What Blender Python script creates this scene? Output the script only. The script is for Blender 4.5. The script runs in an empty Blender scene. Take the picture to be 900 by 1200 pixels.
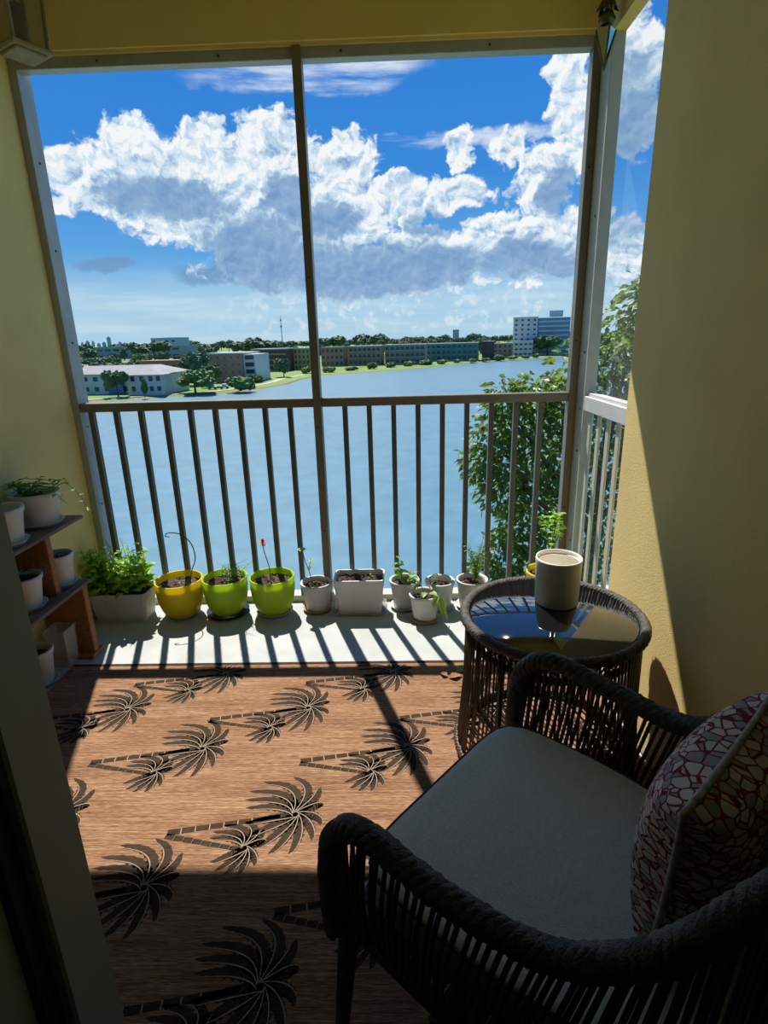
import bpy, math, random
from mathutils import Vector, Matrix, Euler
from math import sin, cos, pi, radians, sqrt
S = bpy.context.scene
COL = S.collection
random.seed(7)

# ------------------------------------------------------------------ materials
def srgb(r, g, b):
    f = lambda c: (c/255/12.92) if c/255 <= 0.04045 else ((c/255+0.055)/1.055)**2.4
    return (f(r), f(g), f(b), 1)

def mat(name, col, rough=0.6, var=0.0, scale=20, bump=0.0, bscale=None, metal=0.0, spec=0.5, stretch=(1, 1, 1), col2=None, trans=0.0, coat=0.0):
    m = bpy.data.materials.new(name); m.use_nodes = True
    nt = m.node_tree; b = nt.nodes['Principled BSDF']
    b.inputs['Base Color'].default_value = col
    b.inputs['Roughness'].default_value = rough
    b.inputs['Metallic'].default_value = metal
    b.inputs['Specular IOR Level'].default_value = spec
    b.inputs['Transmission Weight'].default_value = trans
    b.inputs['Coat Weight'].default_value = coat
    if var or bump or col2:
        tc = nt.nodes.new('ShaderNodeTexCoord'); mp = nt.nodes.new('ShaderNodeMapping')
        mp.inputs['Scale'].default_value = stretch
        nt.links.new(tc.outputs['Object'], mp.inputs['Vector'])
    if var or col2:
        n = nt.nodes.new('ShaderNodeTexNoise'); n.inputs['Scale'].default_value = scale; n.inputs['Detail'].default_value = 5
        nt.links.new(mp.outputs[0], n.inputs['Vector'])
        cr = nt.nodes.new('ShaderNodeValToRGB')
        c2 = col2 if col2 else tuple(min(1, c*(1+var)) for c in col[:3])+(1,)
        c1 = col if col2 else tuple(c*(1-var) for c in col[:3])+(1,)
        cr.color_ramp.elements[0].position = 0.32; cr.color_ramp.elements[1].position = 0.68
        cr.color_ramp.elements[0].color = c1; cr.color_ramp.elements[1].color = c2
        nt.links.new(n.outputs[0], cr.inputs[0]); nt.links.new(cr.outputs[0], b.inputs['Base Color'])
    if bump:
        n2 = nt.nodes.new('ShaderNodeTexNoise'); n2.inputs['Scale'].default_value = bscale or scale*4; n2.inputs['Detail'].default_value = 4
        nt.links.new(mp.outputs[0], n2.inputs['Vector'])
        bp = nt.nodes.new('ShaderNodeBump'); bp.inputs['Strength'].default_value = bump; bp.inputs['Distance'].default_value = 0.01
        nt.links.new(n2.outputs[0], bp.inputs['Height']); nt.links.new(bp.outputs[0], b.inputs['Normal'])
    return m

def leaf_mat(name, col, trans_col, amt=0.45, var=0.35, scale=9):
    m = mat(name, col, 0.45, var=var, scale=scale)
    nt = m.node_tree; b = nt.nodes['Principled BSDF']; out = nt.nodes['Material Output']
    t = nt.nodes.new('ShaderNodeBsdfTranslucent'); t.inputs['Color'].default_value = trans_col
    mx = nt.nodes.new('ShaderNodeMixShader'); mx.inputs[0].default_value = amt
    nt.links.new(b.outputs[0], mx.inputs[1]); nt.links.new(t.outputs[0], mx.inputs[2]); nt.links.new(mx.outputs[0], out.inputs['Surface'])
    return m

def screen_mat(name, col, amt):
    m = bpy.data.materials.new(name); m.use_nodes = True
    nt = m.node_tree; b = nt.nodes['Principled BSDF']; out = nt.nodes['Material Output']
    b.inputs['Base Color'].default_value = col; b.inputs['Roughness'].default_value = 0.8
    t = nt.nodes.new('ShaderNodeBsdfTransparent')
    mx = nt.nodes.new('ShaderNodeMixShader'); mx.inputs[0].default_value = amt
    nt.links.new(t.outputs[0], mx.inputs[1]); nt.links.new(b.outputs[0], mx.inputs[2]); nt.links.new(mx.outputs[0], out.inputs['Surface'])
    return m

M = {}
M['stucco'] = mat('cream_stucco', (0.95, 0.735, 0.30, 1), 0.9, var=0.06, scale=3, bump=0.35, bscale=330)
M['ceiling'] = mat('ceiling_stucco', (0.80, 0.66, 0.30, 1), 0.9, var=0.06, scale=3, bump=0.6, bscale=120)
M['concrete'] = mat('painted_concrete', (0.43, 0.45, 0.44, 1), 0.75, var=0.10, scale=5, bump=0.15, bscale=60)
M['inside'] = mat('interior_paint', (0.22, 0.22, 0.20, 1), 0.8, var=0.05, scale=4)
M['jamb'] = mat('door_frame_paint', (0.30, 0.34, 0.28, 1), 0.5, var=0.08, scale=8)
M['gasket'] = mat('door_gasket', (0.015, 0.012, 0.01, 1), 0.6)
M['alu'] = mat('cream_aluminium', (0.58, 0.55, 0.46, 1), 0.35, var=0.06, scale=12, spec=0.6)
M['alu_grey'] = mat('grey_aluminium', (0.42, 0.44, 0.46, 1), 0.35, var=0.08, scale=12, spec=0.6)
M['slat'] = mat('railing_paint', (0.13, 0.12, 0.095, 1), 0.35, var=0.06, scale=12)  # cream bars darkened: their backlit shade is put into the colour
M['rail'] = mat('rail_paint', (0.22, 0.195, 0.14, 1), 0.35, var=0.06, scale=12)  # top rail, mullion, corner post: cream paint with shade in the colour
M['slat_light'] = mat('side_railing_paint', (0.66, 0.62, 0.48, 1), 0.4, var=0.06, scale=12)  # same cream railing paint, coloured at its sunlit tone
M['screw'] = mat('screw_metal', (0.1, 0.09, 0.08, 1), 0.4, metal=0.8)
M['screen'] = screen_mat('insect_screen', (0.10, 0.10, 0.10, 1), 0.05)
M['screen_side'] = screen_mat('insect_screen_side', (0.65, 0.67, 0.68, 1), 0.11)  # paler, denser mesh: sunlit haze of the side screen put into the colour
M['white_pot'] = mat('white_plastic', (0.72, 0.72, 0.70, 1), 0.45, var=0.05, scale=12)
M['white_dirty'] = mat('weathered_white_plastic', (0.66, 0.65, 0.62, 1), 0.55, var=0.15, scale=9)
M['yellow'] = leaf_mat('yellow_plastic', (0.84, 0.68, 0.01, 1), (0.95, 0.80, 0.02, 1), .4, .04)
M['lime'] = leaf_mat('lime_plastic', (0.54, 0.72, 0.02, 1), (0.70, 0.88, 0.04, 1), .4, .04)
M['dark_saucer'] = mat('dark_blue_plastic', (0.02, 0.025, 0.05, 1), 0.35)
M['tan_saucer'] = mat('tan_plastic', (0.55, 0.42, 0.26, 1), 0.5, var=0.1)
M['soil'] = mat('soil', (0.035, 0.022, 0.015, 1), 0.95, col2=(0.16, 0.10, 0.075, 1), scale=60, bump=1.0, bscale=120)
M['leaf'] = leaf_mat('herb_leaf', (0.12, 0.30, 0.03, 1), (0.42, 0.70, 0.06, 1), .5)
M['leaf_bright'] = leaf_mat('bright_herb_leaf', (0.22, 0.42, 0.04, 1), (0.68, 0.90, 0.08, 1), .55)
M['leaf_pale'] = leaf_mat('pale_leaf', (0.32, 0.48, 0.10, 1), (0.55, 0.72, 0.12, 1))
M['leaf_fine'] = leaf_mat('fine_leaf', (0.10, 0.20, 0.05, 1), (0.28, 0.45, 0.08, 1))
M['leaf_dark'] = leaf_mat('shade_leaf', (0.05, 0.14, 0.03, 1), (0.15, 0.32, 0.04, 1))  # plain dark green leaf colour
M['stem'] = mat('green_stem', (0.16, 0.22, 0.06, 1), 0.6, var=0.2)
M['stem_dark'] = mat('dark_stem', (0.05, 0.05, 0.03, 1), 0.7)
M['dry'] = mat('dried_petal', (0.62, 0.22, 0.08, 1), 0.8, var=0.25, scale=60)
M['dry_leaf'] = mat('dry_leaf', (0.30, 0.12, 0.05, 1), 0.8, var=0.3, scale=40)
M['wood'] = mat('stained_wood', (0.26, 0.10, 0.035, 1), 0.5, col2=(0.44, 0.20, 0.075, 1), scale=6, stretch=(12, 1, 12), bump=0.2, bscale=10)
M['board'] = mat('weathered_board', (0.11, 0.060, 0.040, 1), 0.6, col2=(0.24, 0.16, 0.115, 1), scale=5, stretch=(14, 1, 14), bump=0.2, bscale=10)
M['wicker'] = mat('dark_wicker', (0.030, 0.022, 0.017, 1), 0.45, col2=(0.085, 0.055, 0.04, 1), scale=60, bump=0.3, bscale=250)
M['wicker_brown'] = mat('brown_wicker', (0.035, 0.020, 0.014, 1), 0.35, col2=(0.10, 0.058, 0.04, 1), scale=50, bump=0.3, bscale=250)
M['rope'] = mat('rope_wicker', (0.036, 0.032, 0.026, 1), 0.55, col2=(0.10, 0.088, 0.072, 1), scale=70, bump=0.5, bscale=300)
M['metal_dark'] = mat('black_metal', (0.012, 0.012, 0.012, 1), 0.4)
M['cushion'] = mat('grey_linen', (0.80, 0.80, 0.74, 1), 0.9, var=0.08, scale=160, bump=0.5, bscale=500)
M['piping'] = mat('dark_piping', (0.08, 0.075, 0.065, 1), 0.8)
M['black_glass'] = mat('black_glass', (0.006, 0.007, 0.009, 1), 0.02, spec=1.0, coat=1.0)
M['ceramic'] = mat('white_ceramic', (0.86, 0.82, 0.74, 1), 0.35, var=0.05, scale=15)
M['lantern'] = mat('bronze_lantern', (0.055, 0.045, 0.025, 1), 0.5, var=0.3, scale=15)
M['lantern_cream'] = mat('aged_lantern_trim', (0.34, 0.30, 0.17, 1), 0.6, var=0.2, scale=15)
M['pewter'] = mat('aged_pewter', (0.10, 0.11, 0.07, 1), 0.35, var=0.3, scale=30, metal=0.6)
M['mirror'] = mat('mirror_facet', (0.62, 0.62, 0.52, 1), 0.12, metal=1.0)
M['crate'] = mat('red_brown_crate', (0.26, 0.06, 0.03, 1), 0.6, var=0.2, scale=8, stretch=(1, 8, 8))
M['cloth_blue'] = mat('folded_grey_cloth', (0.30, 0.33, 0.36, 1), 0.9, var=0.15, scale=12)
M['twig'] = mat('dark_twig', (0.03, 0.03, 0.02, 1), 0.7)

def glass_plastic():
    m = bpy.data.materials.new('cloudy_plastic'); m.use_nodes = True
    nt = m.node_tree; b = nt.nodes['Principled BSDF']; out = nt.nodes['Material Output']
    b.inputs['Base Color'].default_value = (0.7, 0.66, 0.58, 1); b.inputs['Roughness'].default_value = 0.25
    t = nt.nodes.new('ShaderNodeBsdfTransparent'); mx = nt.nodes.new('ShaderNodeMixShader'); mx.inputs[0].default_value = 0.3
    nt.links.new(t.outputs[0], mx.inputs[1]); nt.links.new(b.outputs[0], mx.inputs[2]); nt.links.new(mx.outputs[0], out.inputs['Surface'])
    return m
M['cloudy'] = glass_plastic()
M['lantern_glass'] = screen_mat('lantern_glass', (0.3, 0.28, 0.2, 1), 0.35)

def rug_mat():
    m = bpy.data.materials.new('rug_weave'); m.use_nodes = True
    nt = m.node_tree; b = nt.nodes['Principled BSDF']; b.inputs['Roughness'].default_value = 0.95; b.inputs['Specular IOR Level'].default_value = 0.1
    tc = nt.nodes.new('ShaderNodeTexCoord')
    def noise(sc, scale, det):
        mp = nt.nodes.new('ShaderNodeMapping'); mp.inputs['Scale'].default_value = sc
        n = nt.nodes.new('ShaderNodeTexNoise'); n.inputs['Scale'].default_value = scale; n.inputs['Detail'].default_value = det
        nt.links.new(tc.outputs['Object'], mp.inputs['Vector']); nt.links.new(mp.outputs[0], n.inputs['Vector']); return n
    n1 = noise((7, 150, 1), 1.0, 3); n2 = noise((40, 330, 1), 1.0, 2); n3 = noise((2, 14, 1), 1.0, 3)
    a = nt.nodes.new('ShaderNodeMath'); a.operation = 'ADD'; nt.links.new(n1.outputs[0], a.inputs[0]); nt.links.new(n2.outputs[0], a.inputs[1])
    a2 = nt.nodes.new('ShaderNodeMath'); a2.operation = 'MULTIPLY_ADD'; nt.links.new(n3.outputs[0], a2.inputs[0]); a2.inputs[1].default_value = 0.5; nt.links.new(a.outputs[0], a2.inputs[2])
    cr = nt.nodes.new('ShaderNodeValToRGB'); e = cr.color_ramp.elements
    e[0].position = 0.92/1.5*0.86; e[0].color = (0.105, 0.048, 0.026, 1); e[1].position = 0.98; e[1].color = (0.42, 0.26, 0.155, 1)
    x = e.new(0.78); x.color = (0.27, 0.145, 0.08, 1)
    dv = nt.nodes.new('ShaderNodeMath'); dv.operation = 'DIVIDE'; dv.inputs[1].default_value = 1.6; nt.links.new(a2.outputs[0], dv.inputs[0])
    nt.links.new(dv.outputs[0], cr.inputs[0]); nt.links.new(cr.outputs[0], b.inputs['Base Color'])
    bp = nt.nodes.new('ShaderNodeBump'); bp.inputs['Strength'].default_value = 0.6; bp.inputs['Distance'].default_value = 0.004
    nt.links.new(n2.outputs[0], bp.inputs['Height']); nt.links.new(bp.outputs[0], b.inputs['Normal'])
    return m
M['rug'] = rug_mat()
M['rug_dark'] = mat('rug_palm_dark', (0.032, 0.021, 0.015, 1), 0.95, col2=(0.075, 0.048, 0.032, 1), scale=1.0, stretch=(30, 300, 1), spec=0.1)
M['rug_light'] = mat('rug_palm_light', (0.36, 0.27, 0.19, 1), 0.95, spec=0.1)

def pillow_mat():
    m = bpy.data.materials.new('pillow_print'); m.use_nodes = True
    nt = m.node_tree; b = nt.nodes['Principled BSDF']; b.inputs['Roughness'].default_value = 0.95; b.inputs['Specular IOR Level'].default_value = 0.1
    tc = nt.nodes.new('ShaderNodeTexCoord'); mp = nt.nodes.new('ShaderNodeMapping'); mp.inputs['Scale'].default_value = (46, 46, 100)
    nt.links.new(tc.outputs['Object'], mp.inputs['Vector'])
    v = nt.nodes.new('ShaderNodeTexVoronoi'); v.feature = 'DISTANCE_TO_EDGE'; v.inputs['Scale'].default_value = 1.0
    v2 = nt.nodes.new('ShaderNodeTexVoronoi'); v2.feature = 'F1'; v2.inputs['Scale'].default_value = 1.0
    for q in (v, v2): nt.links.new(mp.outputs[0], q.inputs['Vector'])
    sp = nt.nodes.new('ShaderNodeSeparateColor'); nt.links.new(v2.outputs['Color'], sp.inputs[0])
    cr = nt.nodes.new('ShaderNodeValToRGB'); cr.color_ramp.interpolation = 'CONSTANT'
    cr.color_ramp.elements[0].color = (0.72, 0.66, 0.62, 1); cr.color_ramp.elements[1].position = 0.66; cr.color_ramp.elements[1].color = (0.36, 0.36, 0.38, 1)
    nt.links.new(sp.outputs[0], cr.inputs[0])
    e = nt.nodes.new('ShaderNodeValToRGB'); e.color_ramp.elements[0].position = 0.05; e.color_ramp.elements[1].position = 0.09
    nt.links.new(v.outputs['Distance'], e.inputs[0])
    mx = nt.nodes.new('ShaderNodeMix'); mx.data_type = 'RGBA'
    nt.links.new(e.outputs[0], mx.inputs['Factor']); mx.inputs['A'].default_value = (0.24, 0.03, 0.05, 1); nt.links.new(cr.outputs[0], mx.inputs['B'])
    nt.links.new(mx.outputs['Result'], b.inputs['Base Color'])
    n = nt.nodes.new('ShaderNodeTexNoise'); n.inputs['Scale'].default_value = 300; nt.links.new(tc.outputs['Object'], n.inputs['Vector'])
    bp = nt.nodes.new('ShaderNodeBump'); bp.inputs['Strength'].default_value = 0.4; bp.inputs['Distance'].default_value = 0.003
    nt.links.new(n.outputs[0], bp.inputs['Height']); nt.links.new(bp.outputs[0], b.inputs['Normal'])
    return m
M['pillow'] = pillow_mat()
M['pillow_piping'] = mat('pillow_piping', (0.45, 0.40, 0.38, 1), 0.9, var=0.4, scale=60)

# ------------------------------------------------------------------ mesh builder
class MB:
    def __init__(s): s.v = []; s.f = []; s.m = []; s.sm = []
    def add(s, vs, fs, mi=0, smooth=False):
        o = len(s.v); s.v += [tuple(v) for v in vs]
        for f in fs: s.f.append(tuple(i+o for i in f)); s.m.append(mi); s.sm.append(smooth)
    def box(s, x0, x1, y0, y1, z0, z1, mi=0, bev=0.0, mtx=None):
        if bev <= 0:
            vs = [(x, y, z) for x in (x0, x1) for y in (y0, y1) for z in (z0, z1)]
            fs = [(0, 1, 3, 2), (4, 6, 7, 5), (0, 4, 5, 1), (2, 3, 7, 6), (0, 2, 6, 4), (1, 5, 7, 3)]
        else:
            c = (Vector((x0, y0, z0))+Vector((x1, y1, z1)))/2; h = (Vector((x1, y1, z1))-Vector((x0, y0, z0)))/2
            b = min(bev, h.x*.9, h.y*.9, h.z*.9)
            idx = {}; vs = []
            for sx in (-1, 1):
                for sy in (-1, 1):
                    for sz in (-1, 1):
                        for k in range(3):
                            p = [h.x-b, h.y-b, h.z-b]; p[k] += b
                            idx[(sx, sy, sz, k)] = len(vs); vs.append(c+Vector((sx*p[0], sy*p[1], sz*p[2])))
            fs = []
            for k in range(3):
                a, d = [i for i in range(3) if i != k]
                for sg in (-1, 1):
                    q = []
                    for sa, sd in ((-1, -1), (1, -1), (1, 1), (-1, 1)):
                        t = [0, 0, 0]; t[k] = sg; t[a] = sa; t[d] = sd; q.append(idx[tuple(t)+(k,)])
                    fs.append(q if (sg > 0) == (k != 1) else q[::-1])
                for sa in (-1, 1):
                    for sd in (-1, 1):
                        t0 = [0, 0, 0]; t1 = [0, 0, 0]; t0[k] = -1; t1[k] = 1
                        for t in (t0, t1): t[a] = sa; t[d] = sd
                        fs.append([idx[tuple(t0)+(a,)], idx[tuple(t1)+(a,)], idx[tuple(t1)+(d,)], idx[tuple(t0)+(d,)]])
            for sx in (-1, 1):
                for sy in (-1, 1):
                    for sz in (-1, 1): fs.append([idx[(sx, sy, sz, k)] for k in range(3)])
        if mtx: vs = [mtx @ Vector(v) for v in vs]
        s.add(vs, fs, mi)
    def tube(s, path, r, n=6, mi=0, closed=False, cap=True, smooth=True):
        P = [Vector(p) for p in path]; N = len(P)
        rr = r if hasattr(r, '__len__') else [r]*N
        vs = []; up = None
        for i in range(N):
            if closed: t = P[(i+1) % N]-P[i-1]
            else: t = P[min(i+1, N-1)]-P[max(i-1, 0)]
            if t.length < 1e-9: t = Vector((0, 0, 1))
            t.normalize()
            if up is None:
                up = Vector((0, 0, 1)) if abs(t.z) < 0.9 else Vector((1, 0, 0))
            a = t.cross(up)
            if a.length < 1e-6: a = t.orthogonal()
            a.normalize(); b = a.cross(t).normalized(); up = b
            for k in range(n):
                q = 2*pi*k/n; vs.append(P[i]+a*(rr[i]*cos(q))+b*(rr[i]*sin(q)))
        fs = []
        for i in range(N if closed else N-1):
            j = (i+1) % N
            for k in range(n): fs.append((i*n+k, i*n+(k+1) % n, j*n+(k+1) % n, j*n+k))
        if cap and not closed: fs += [tuple(range(n)[::-1]), tuple(range((N-1)*n, N*n))]
        s.add(vs, fs, mi, smooth)
    def braid(s, path, R, strands=3, pitch=0.07, n=6, mi=0, closed=False):
        P = [Vector(p) for p in path]; N = len(P)
        rings = []; up = None; L = 0
        tot = sum((P[i+1]-P[i]).length for i in range(N-1)) + ((P[0]-P[-1]).length if closed else 0)
        turns = max(1, round(tot/pitch)) if closed else tot/pitch
        fr = []
        for i in range(N):
            t = (P[(i+1) % N]-P[i-1]) if closed else (P[min(i+1, N-1)]-P[max(i-1, 0)]); t.normalize()
            if up is None: up = Vector((0, 0, 1)) if abs(t.z) < 0.9 else Vector((1, 0, 0))
            a = t.cross(up)
            if a.length < 1e-6: a = t.orthogonal()
            a.normalize(); b = a.cross(t).normalized(); up = b if not closed else Vector((0, 0, 1))
            if i: L += (P[i]-P[i-1]).length
            fr.append((a, b, L))
        for k in range(strands):
            q = [P[i]+(fr[i][0]*cos(2*pi*(k/strands+turns*fr[i][2]/tot))+fr[i][1]*sin(2*pi*(k/strands+turns*fr[i][2]/tot)))*R*0.42 for i in range(N)]
            s.tube(q, R*0.62, n, mi, closed)
    def lathe(s, prof, n=28, c=(0, 0, 0), mi=0, smooth=True, sx=1, sy=1):
        vs = []; fs = []; o = []
        for r, z in prof:
            if r < 1e-6: o.append((len(vs), 1)); vs.append((c[0], c[1], c[2]+z))
            else:
                o.append((len(vs), n))
                for k in range(n): vs.append((c[0]+r*sx*cos(2*pi*k/n), c[1]+r*sy*sin(2*pi*k/n), c[2]+z))
        for i in range(len(prof)-1):
            (a, na), (b, nb) = o[i], o[i+1]
            for k in range(n):
                k2 = (k+1) % n
                if na == 1 and nb == 1: continue
                if na == 1: fs.append((a, b+k2, b+k))
                elif nb == 1: fs.append((a+k, a+k2, b))
                else: fs.append((a+k, a+k2, b+k2, b+k))
        s.add(vs, fs, mi, smooth)
    def leaf(s, p, d, L, W, up=(0, 0, 1), bend=0.3, fold=0.15, mi=0, seg=3):
        p = Vector(p); d = Vector(d).normalized(); up = Vector(up); a = d.cross(up)
        if a.length < 1e-4: a = d.orthogonal()
        a.normalize(); n = a.cross(d).normalized()
        vs = []; 
        wp = [0.12, 0.9, 1.0, 0.55, 0.04] if seg >= 4 else [0.15, 1.0, 0.75, 0.05]
        k = len(wp)
        for i in range(k):
            t = i/(k-1); c = p+d*(L*t*(1-0.25*bend*t))-Vector((0, 0, 1))*(bend*L*t*t*0.6)
            w = wp[i]*W/2
            vs += [c-a*w+n*(fold*w), c, c+a*w+n*(fold*w)]
        fs = []
        for i in range(k-1):
            for j in (0, 1): fs.append((i*3+j, i*3+j+1, i*3+j+4, i*3+j+3))
        s.add(vs, fs, mi, True)
    def kite(s, p, d, L, W, roll, mi=0):
        p = Vector(p); d = Vector(d).normalized(); a = d.orthogonal().normalized(); a = Matrix.Rotation(roll, 3, d) @ a; n = a.cross(d)
        m = p+d*L*0.45; t = p+d*L-Vector((0, 0, 0.15*L))
        s.add([p, m-a*W/2+n*W*.12, t, m+a*W/2+n*W*.12], [(0, 1, 2), (0, 2, 3)], mi, False)
    def build(s, name, mats, parent=None, loc=None, smooth_mod=0, bevel=0):
        me = bpy.data.meshes.new(name); me.from_pydata(s.v, [], s.f)
        for m in (mats if isinstance(mats, (list, tuple)) else [mats]): me.materials.append(M[m] if isinstance(m, str) else m)
        me.polygons.foreach_set('material_index', s.m); me.polygons.foreach_set('use_smooth', s.sm)
        me.update()
        o = bpy.data.objects.new(name, me); COL.objects.link(o)
        if parent: o.parent = parent
        if loc: o.location = loc
        if smooth_mod:
            md = o.modifiers.new('sub', 'SUBSURF'); md.levels = md.render_levels = smooth_mod
        if bevel:
            md = o.modifiers.new('bev', 'BEVEL'); md.width = bevel; md.segments = 2
        return o

def thing(name, label, cat, loc=(0, 0, 0), rz=0, group=None):
    o = bpy.data.objects.new(name, None); COL.objects.link(o)
    o.empty_display_size = 0.05
    o.location = loc; o.rotation_euler = (0, 0, rz); o['label'] = label; o['category'] = cat
    if group: o['group'] = group
    return o
def tag(o, label, cat, group=None, kind=None):
    o['label'] = label; o['category'] = cat
    if group: o['group'] = group
    if kind: o['kind'] = kind
    return o
def struct(o, label=None, cat=None):
    o['kind'] = 'structure'
    if label: o['label'] = label
    if cat: o['category'] = cat
    return o
def boxo(name, m, b, parent=None, bev=0.0):
    mb = MB(); mb.box(*b, bev=bev); return mb.build(name, m, parent)
def crom(P, n=8, closed=False):
    P = [Vector(p) for p in P]
    Q = [P[-1]]+P+[P[0], P[1]] if closed else [P[0]*2-P[1]]+P+[P[-1]*2-P[-2]]
    out = []
    for i in range(1, len(Q)-2):
        a, b, c, d = Q[i-1:i+3]
        for k in range(n):
            u = k/n
            out.append(0.5*(2*b+(c-a)*u+(2*a-5*b+4*c-d)*u*u+(3*b-a-3*c+d)*u**3))
    if not closed: out.append(Q[-2])
    return out
def rnd(a, b): return random.uniform(a, b)

# ------------------------------------------------------------------ camera
CAM = dict(f=651.05, pitch=0.2991, roll=-0.0268, yaw=-0.0279, h=1.3223)
def camera():
    p, r, y = CAM['pitch'], CAM['roll'], CAM['yaw']
    right = Vector((cos(y), -sin(y), 0)); f0 = Vector((sin(y), cos(y), 0)); up = Vector((0, 0, 1))
    fwd = f0*cos(p)-up*sin(p); upc = f0*sin(p)+up*cos(p)
    r2 = right*cos(r)+upc*sin(r); u2 = upc*cos(r)-right*sin(r)
    c = bpy.data.cameras.new('camera'); o = bpy.data.objects.new('camera', c); COL.objects.link(o)
    m = Matrix((r2, u2, -fwd)).transposed().to_4x4(); m.translation = Vector((0, 0, CAM['h'])); o.matrix_world = m
    c.sensor_fit = 'HORIZONTAL'; c.sensor_width = 36; c.lens = CAM['f']/900*36; c.clip_start = 0.02; c.clip_end = 20000
    S.camera = o
camera()

# ------------------------------------------------------------------ room shell
XL, XR, YF = -1.575, 0.85, 2.69
XW = 0.78
struct(boxo('floor', 'concrete', (-2.6, 1.25, -3.0, 2.84, -0.16, 0.0)), 'pale painted concrete balcony floor slab', 'floor')
struct(boxo('wall_left', 'stucco', (XL-0.16, XL, 0.55, 2.75, 0.0, 2.9)), 'cream stucco side wall behind the plant shelf', 'wall')
struct(boxo('wall_right', 'stucco', (XW, XR+0.09, -3.0, 1.935, 0.0, 2.9), bev=0.012), 'cream stucco side wall beside the wicker armchair', 'wall')
struct(boxo('ceiling', 'ceiling', (-2.6, 1.25, -3.0, 2.9, 2.78, 2.95)), 'beige stucco balcony ceiling', 'ceiling')
mb = MB(); mb.box(XL-0.16, XR+0.05, 2.668, 2.75, 2.478, 2.9); mb.box(XL, XR, 2.68, 2.745, 2.466, 2.479)
struct(mb.build('beam_front', 'stucco'), 'beige stucco beam above the screened opening', 'beam')
struct(boxo('beam_right', 'stucco', (XR, XR+0.05, 1.9355, 2.6675, 2.425, 2.9)), 'beige stucco beam above the narrow side opening', 'beam')
# the flat behind the camera
struct(boxo('wall_back', 'inside', (-2.6, 1.25, -3.15, -3.0, 0.0, 2.9)))
struct(boxo('wall_far_left', 'inside', (-2.75, -2.6, -3.0, 0.55, 0.0, 2.9)))
mb = MB(); mb.box(-2.6, -1.2, 0.44, 0.55, 0.0, 2.9); mb.box(-1.2, XW, 0.40, 0.55, 2.45, 2.9)
struct(mb.build('wall_front', 'inside'))
d1 = struct(thing('door_1', 'grey green frame of the open sliding door at the left', 'door', (-0.375, 0.5, 0)))
mb = MB(); mb.box(-0.06, 0.0, -0.075, 0.0, 0.0, 2.45, bev=0.003); mb.build('door_stile', 'jamb', d1)
mb = MB(); mb.box(-0.07, -0.012, -0.098, -0.0755, 0.0, 2.45); mb.build('gasket', 'gasket', d1)
mb = MB(); mb.box(-0.09, -0.02, -0.145, -0.0985, 0.0, 2.45, bev=0.003); mb.build('panel_edge', 'jamb', d1)
mb = MB(); mb.box(-0.83, -0.06, -0.055, -0.02, 0.0, 2.45); mb.build('door_panel', 'jamb', d1)

# ------------------------------------------------------------------ screened front and side openings
w1 = struct(thing('window_1', 'wide screened balcony opening with grey aluminium frame', 'screen frame', (0, YF, 0)))
def fpart(name, m, b, parent, screws=()):
    mb = MB(); mb.box(*b, bev=0.002)
    for (x, y, z, nx, ny) in screws:
        ax = Vector((nx, ny, 0)); c = Vector((x, y, z))
        mb.tube([c, c+ax*0.003], 0.005, 8, 1)
    return mb.build(name, [m, 'screw'], parent)
fpart('left_post', 'alu_grey', (XL, XL+0.034, 0.002, 0.10, 0.0, 2.466), w1, [(XL+0.034, 0.05, z, 1, 0) for z in (0.55, 0.95, 1.35, 1.75, 2.1)])
fpart('head_frame', 'alu_grey', (XL+0.034, 0.815, 0.002, 0.055, 2.425, 2.466), w1, [(x, 0.002, 2.446, 0, -1) for x in (-1.2, -0.7, -0.2, 0.4)])
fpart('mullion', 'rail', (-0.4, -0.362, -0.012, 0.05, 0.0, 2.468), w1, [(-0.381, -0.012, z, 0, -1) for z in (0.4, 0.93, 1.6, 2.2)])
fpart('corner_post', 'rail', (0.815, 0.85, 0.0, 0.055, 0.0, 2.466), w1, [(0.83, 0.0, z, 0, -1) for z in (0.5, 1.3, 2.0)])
fpart('sill_track', 'alu', (XL+0.034, 0.815, 0.0, 0.06, 0.0, 0.035), w1)
for x0, x1 in ((XL+0.034, -0.4), (-0.362, 0.815)):
    mb = MB(); mb.add([(x0, 0.052, 0.035), (x1, 0.052, 0.035), (x1, 0.052, 2.425), (x0, 0.052, 2.425)], [(0, 1, 2, 3)])
    mb.build('screen_panel', 'screen', w1)
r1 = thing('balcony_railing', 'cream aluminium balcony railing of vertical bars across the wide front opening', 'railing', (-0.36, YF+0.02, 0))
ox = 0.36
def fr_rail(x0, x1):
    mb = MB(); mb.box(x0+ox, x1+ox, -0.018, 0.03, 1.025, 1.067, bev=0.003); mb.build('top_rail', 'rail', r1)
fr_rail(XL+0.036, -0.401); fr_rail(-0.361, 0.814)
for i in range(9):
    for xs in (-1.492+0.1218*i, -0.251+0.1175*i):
        mb = MB(); mb.box(xs+ox-0.012, xs+ox+0.012, -0.014, 0.016, 0.0, 1.026, bev=0.002); mb.build('baluster', 'slat', r1)
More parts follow.
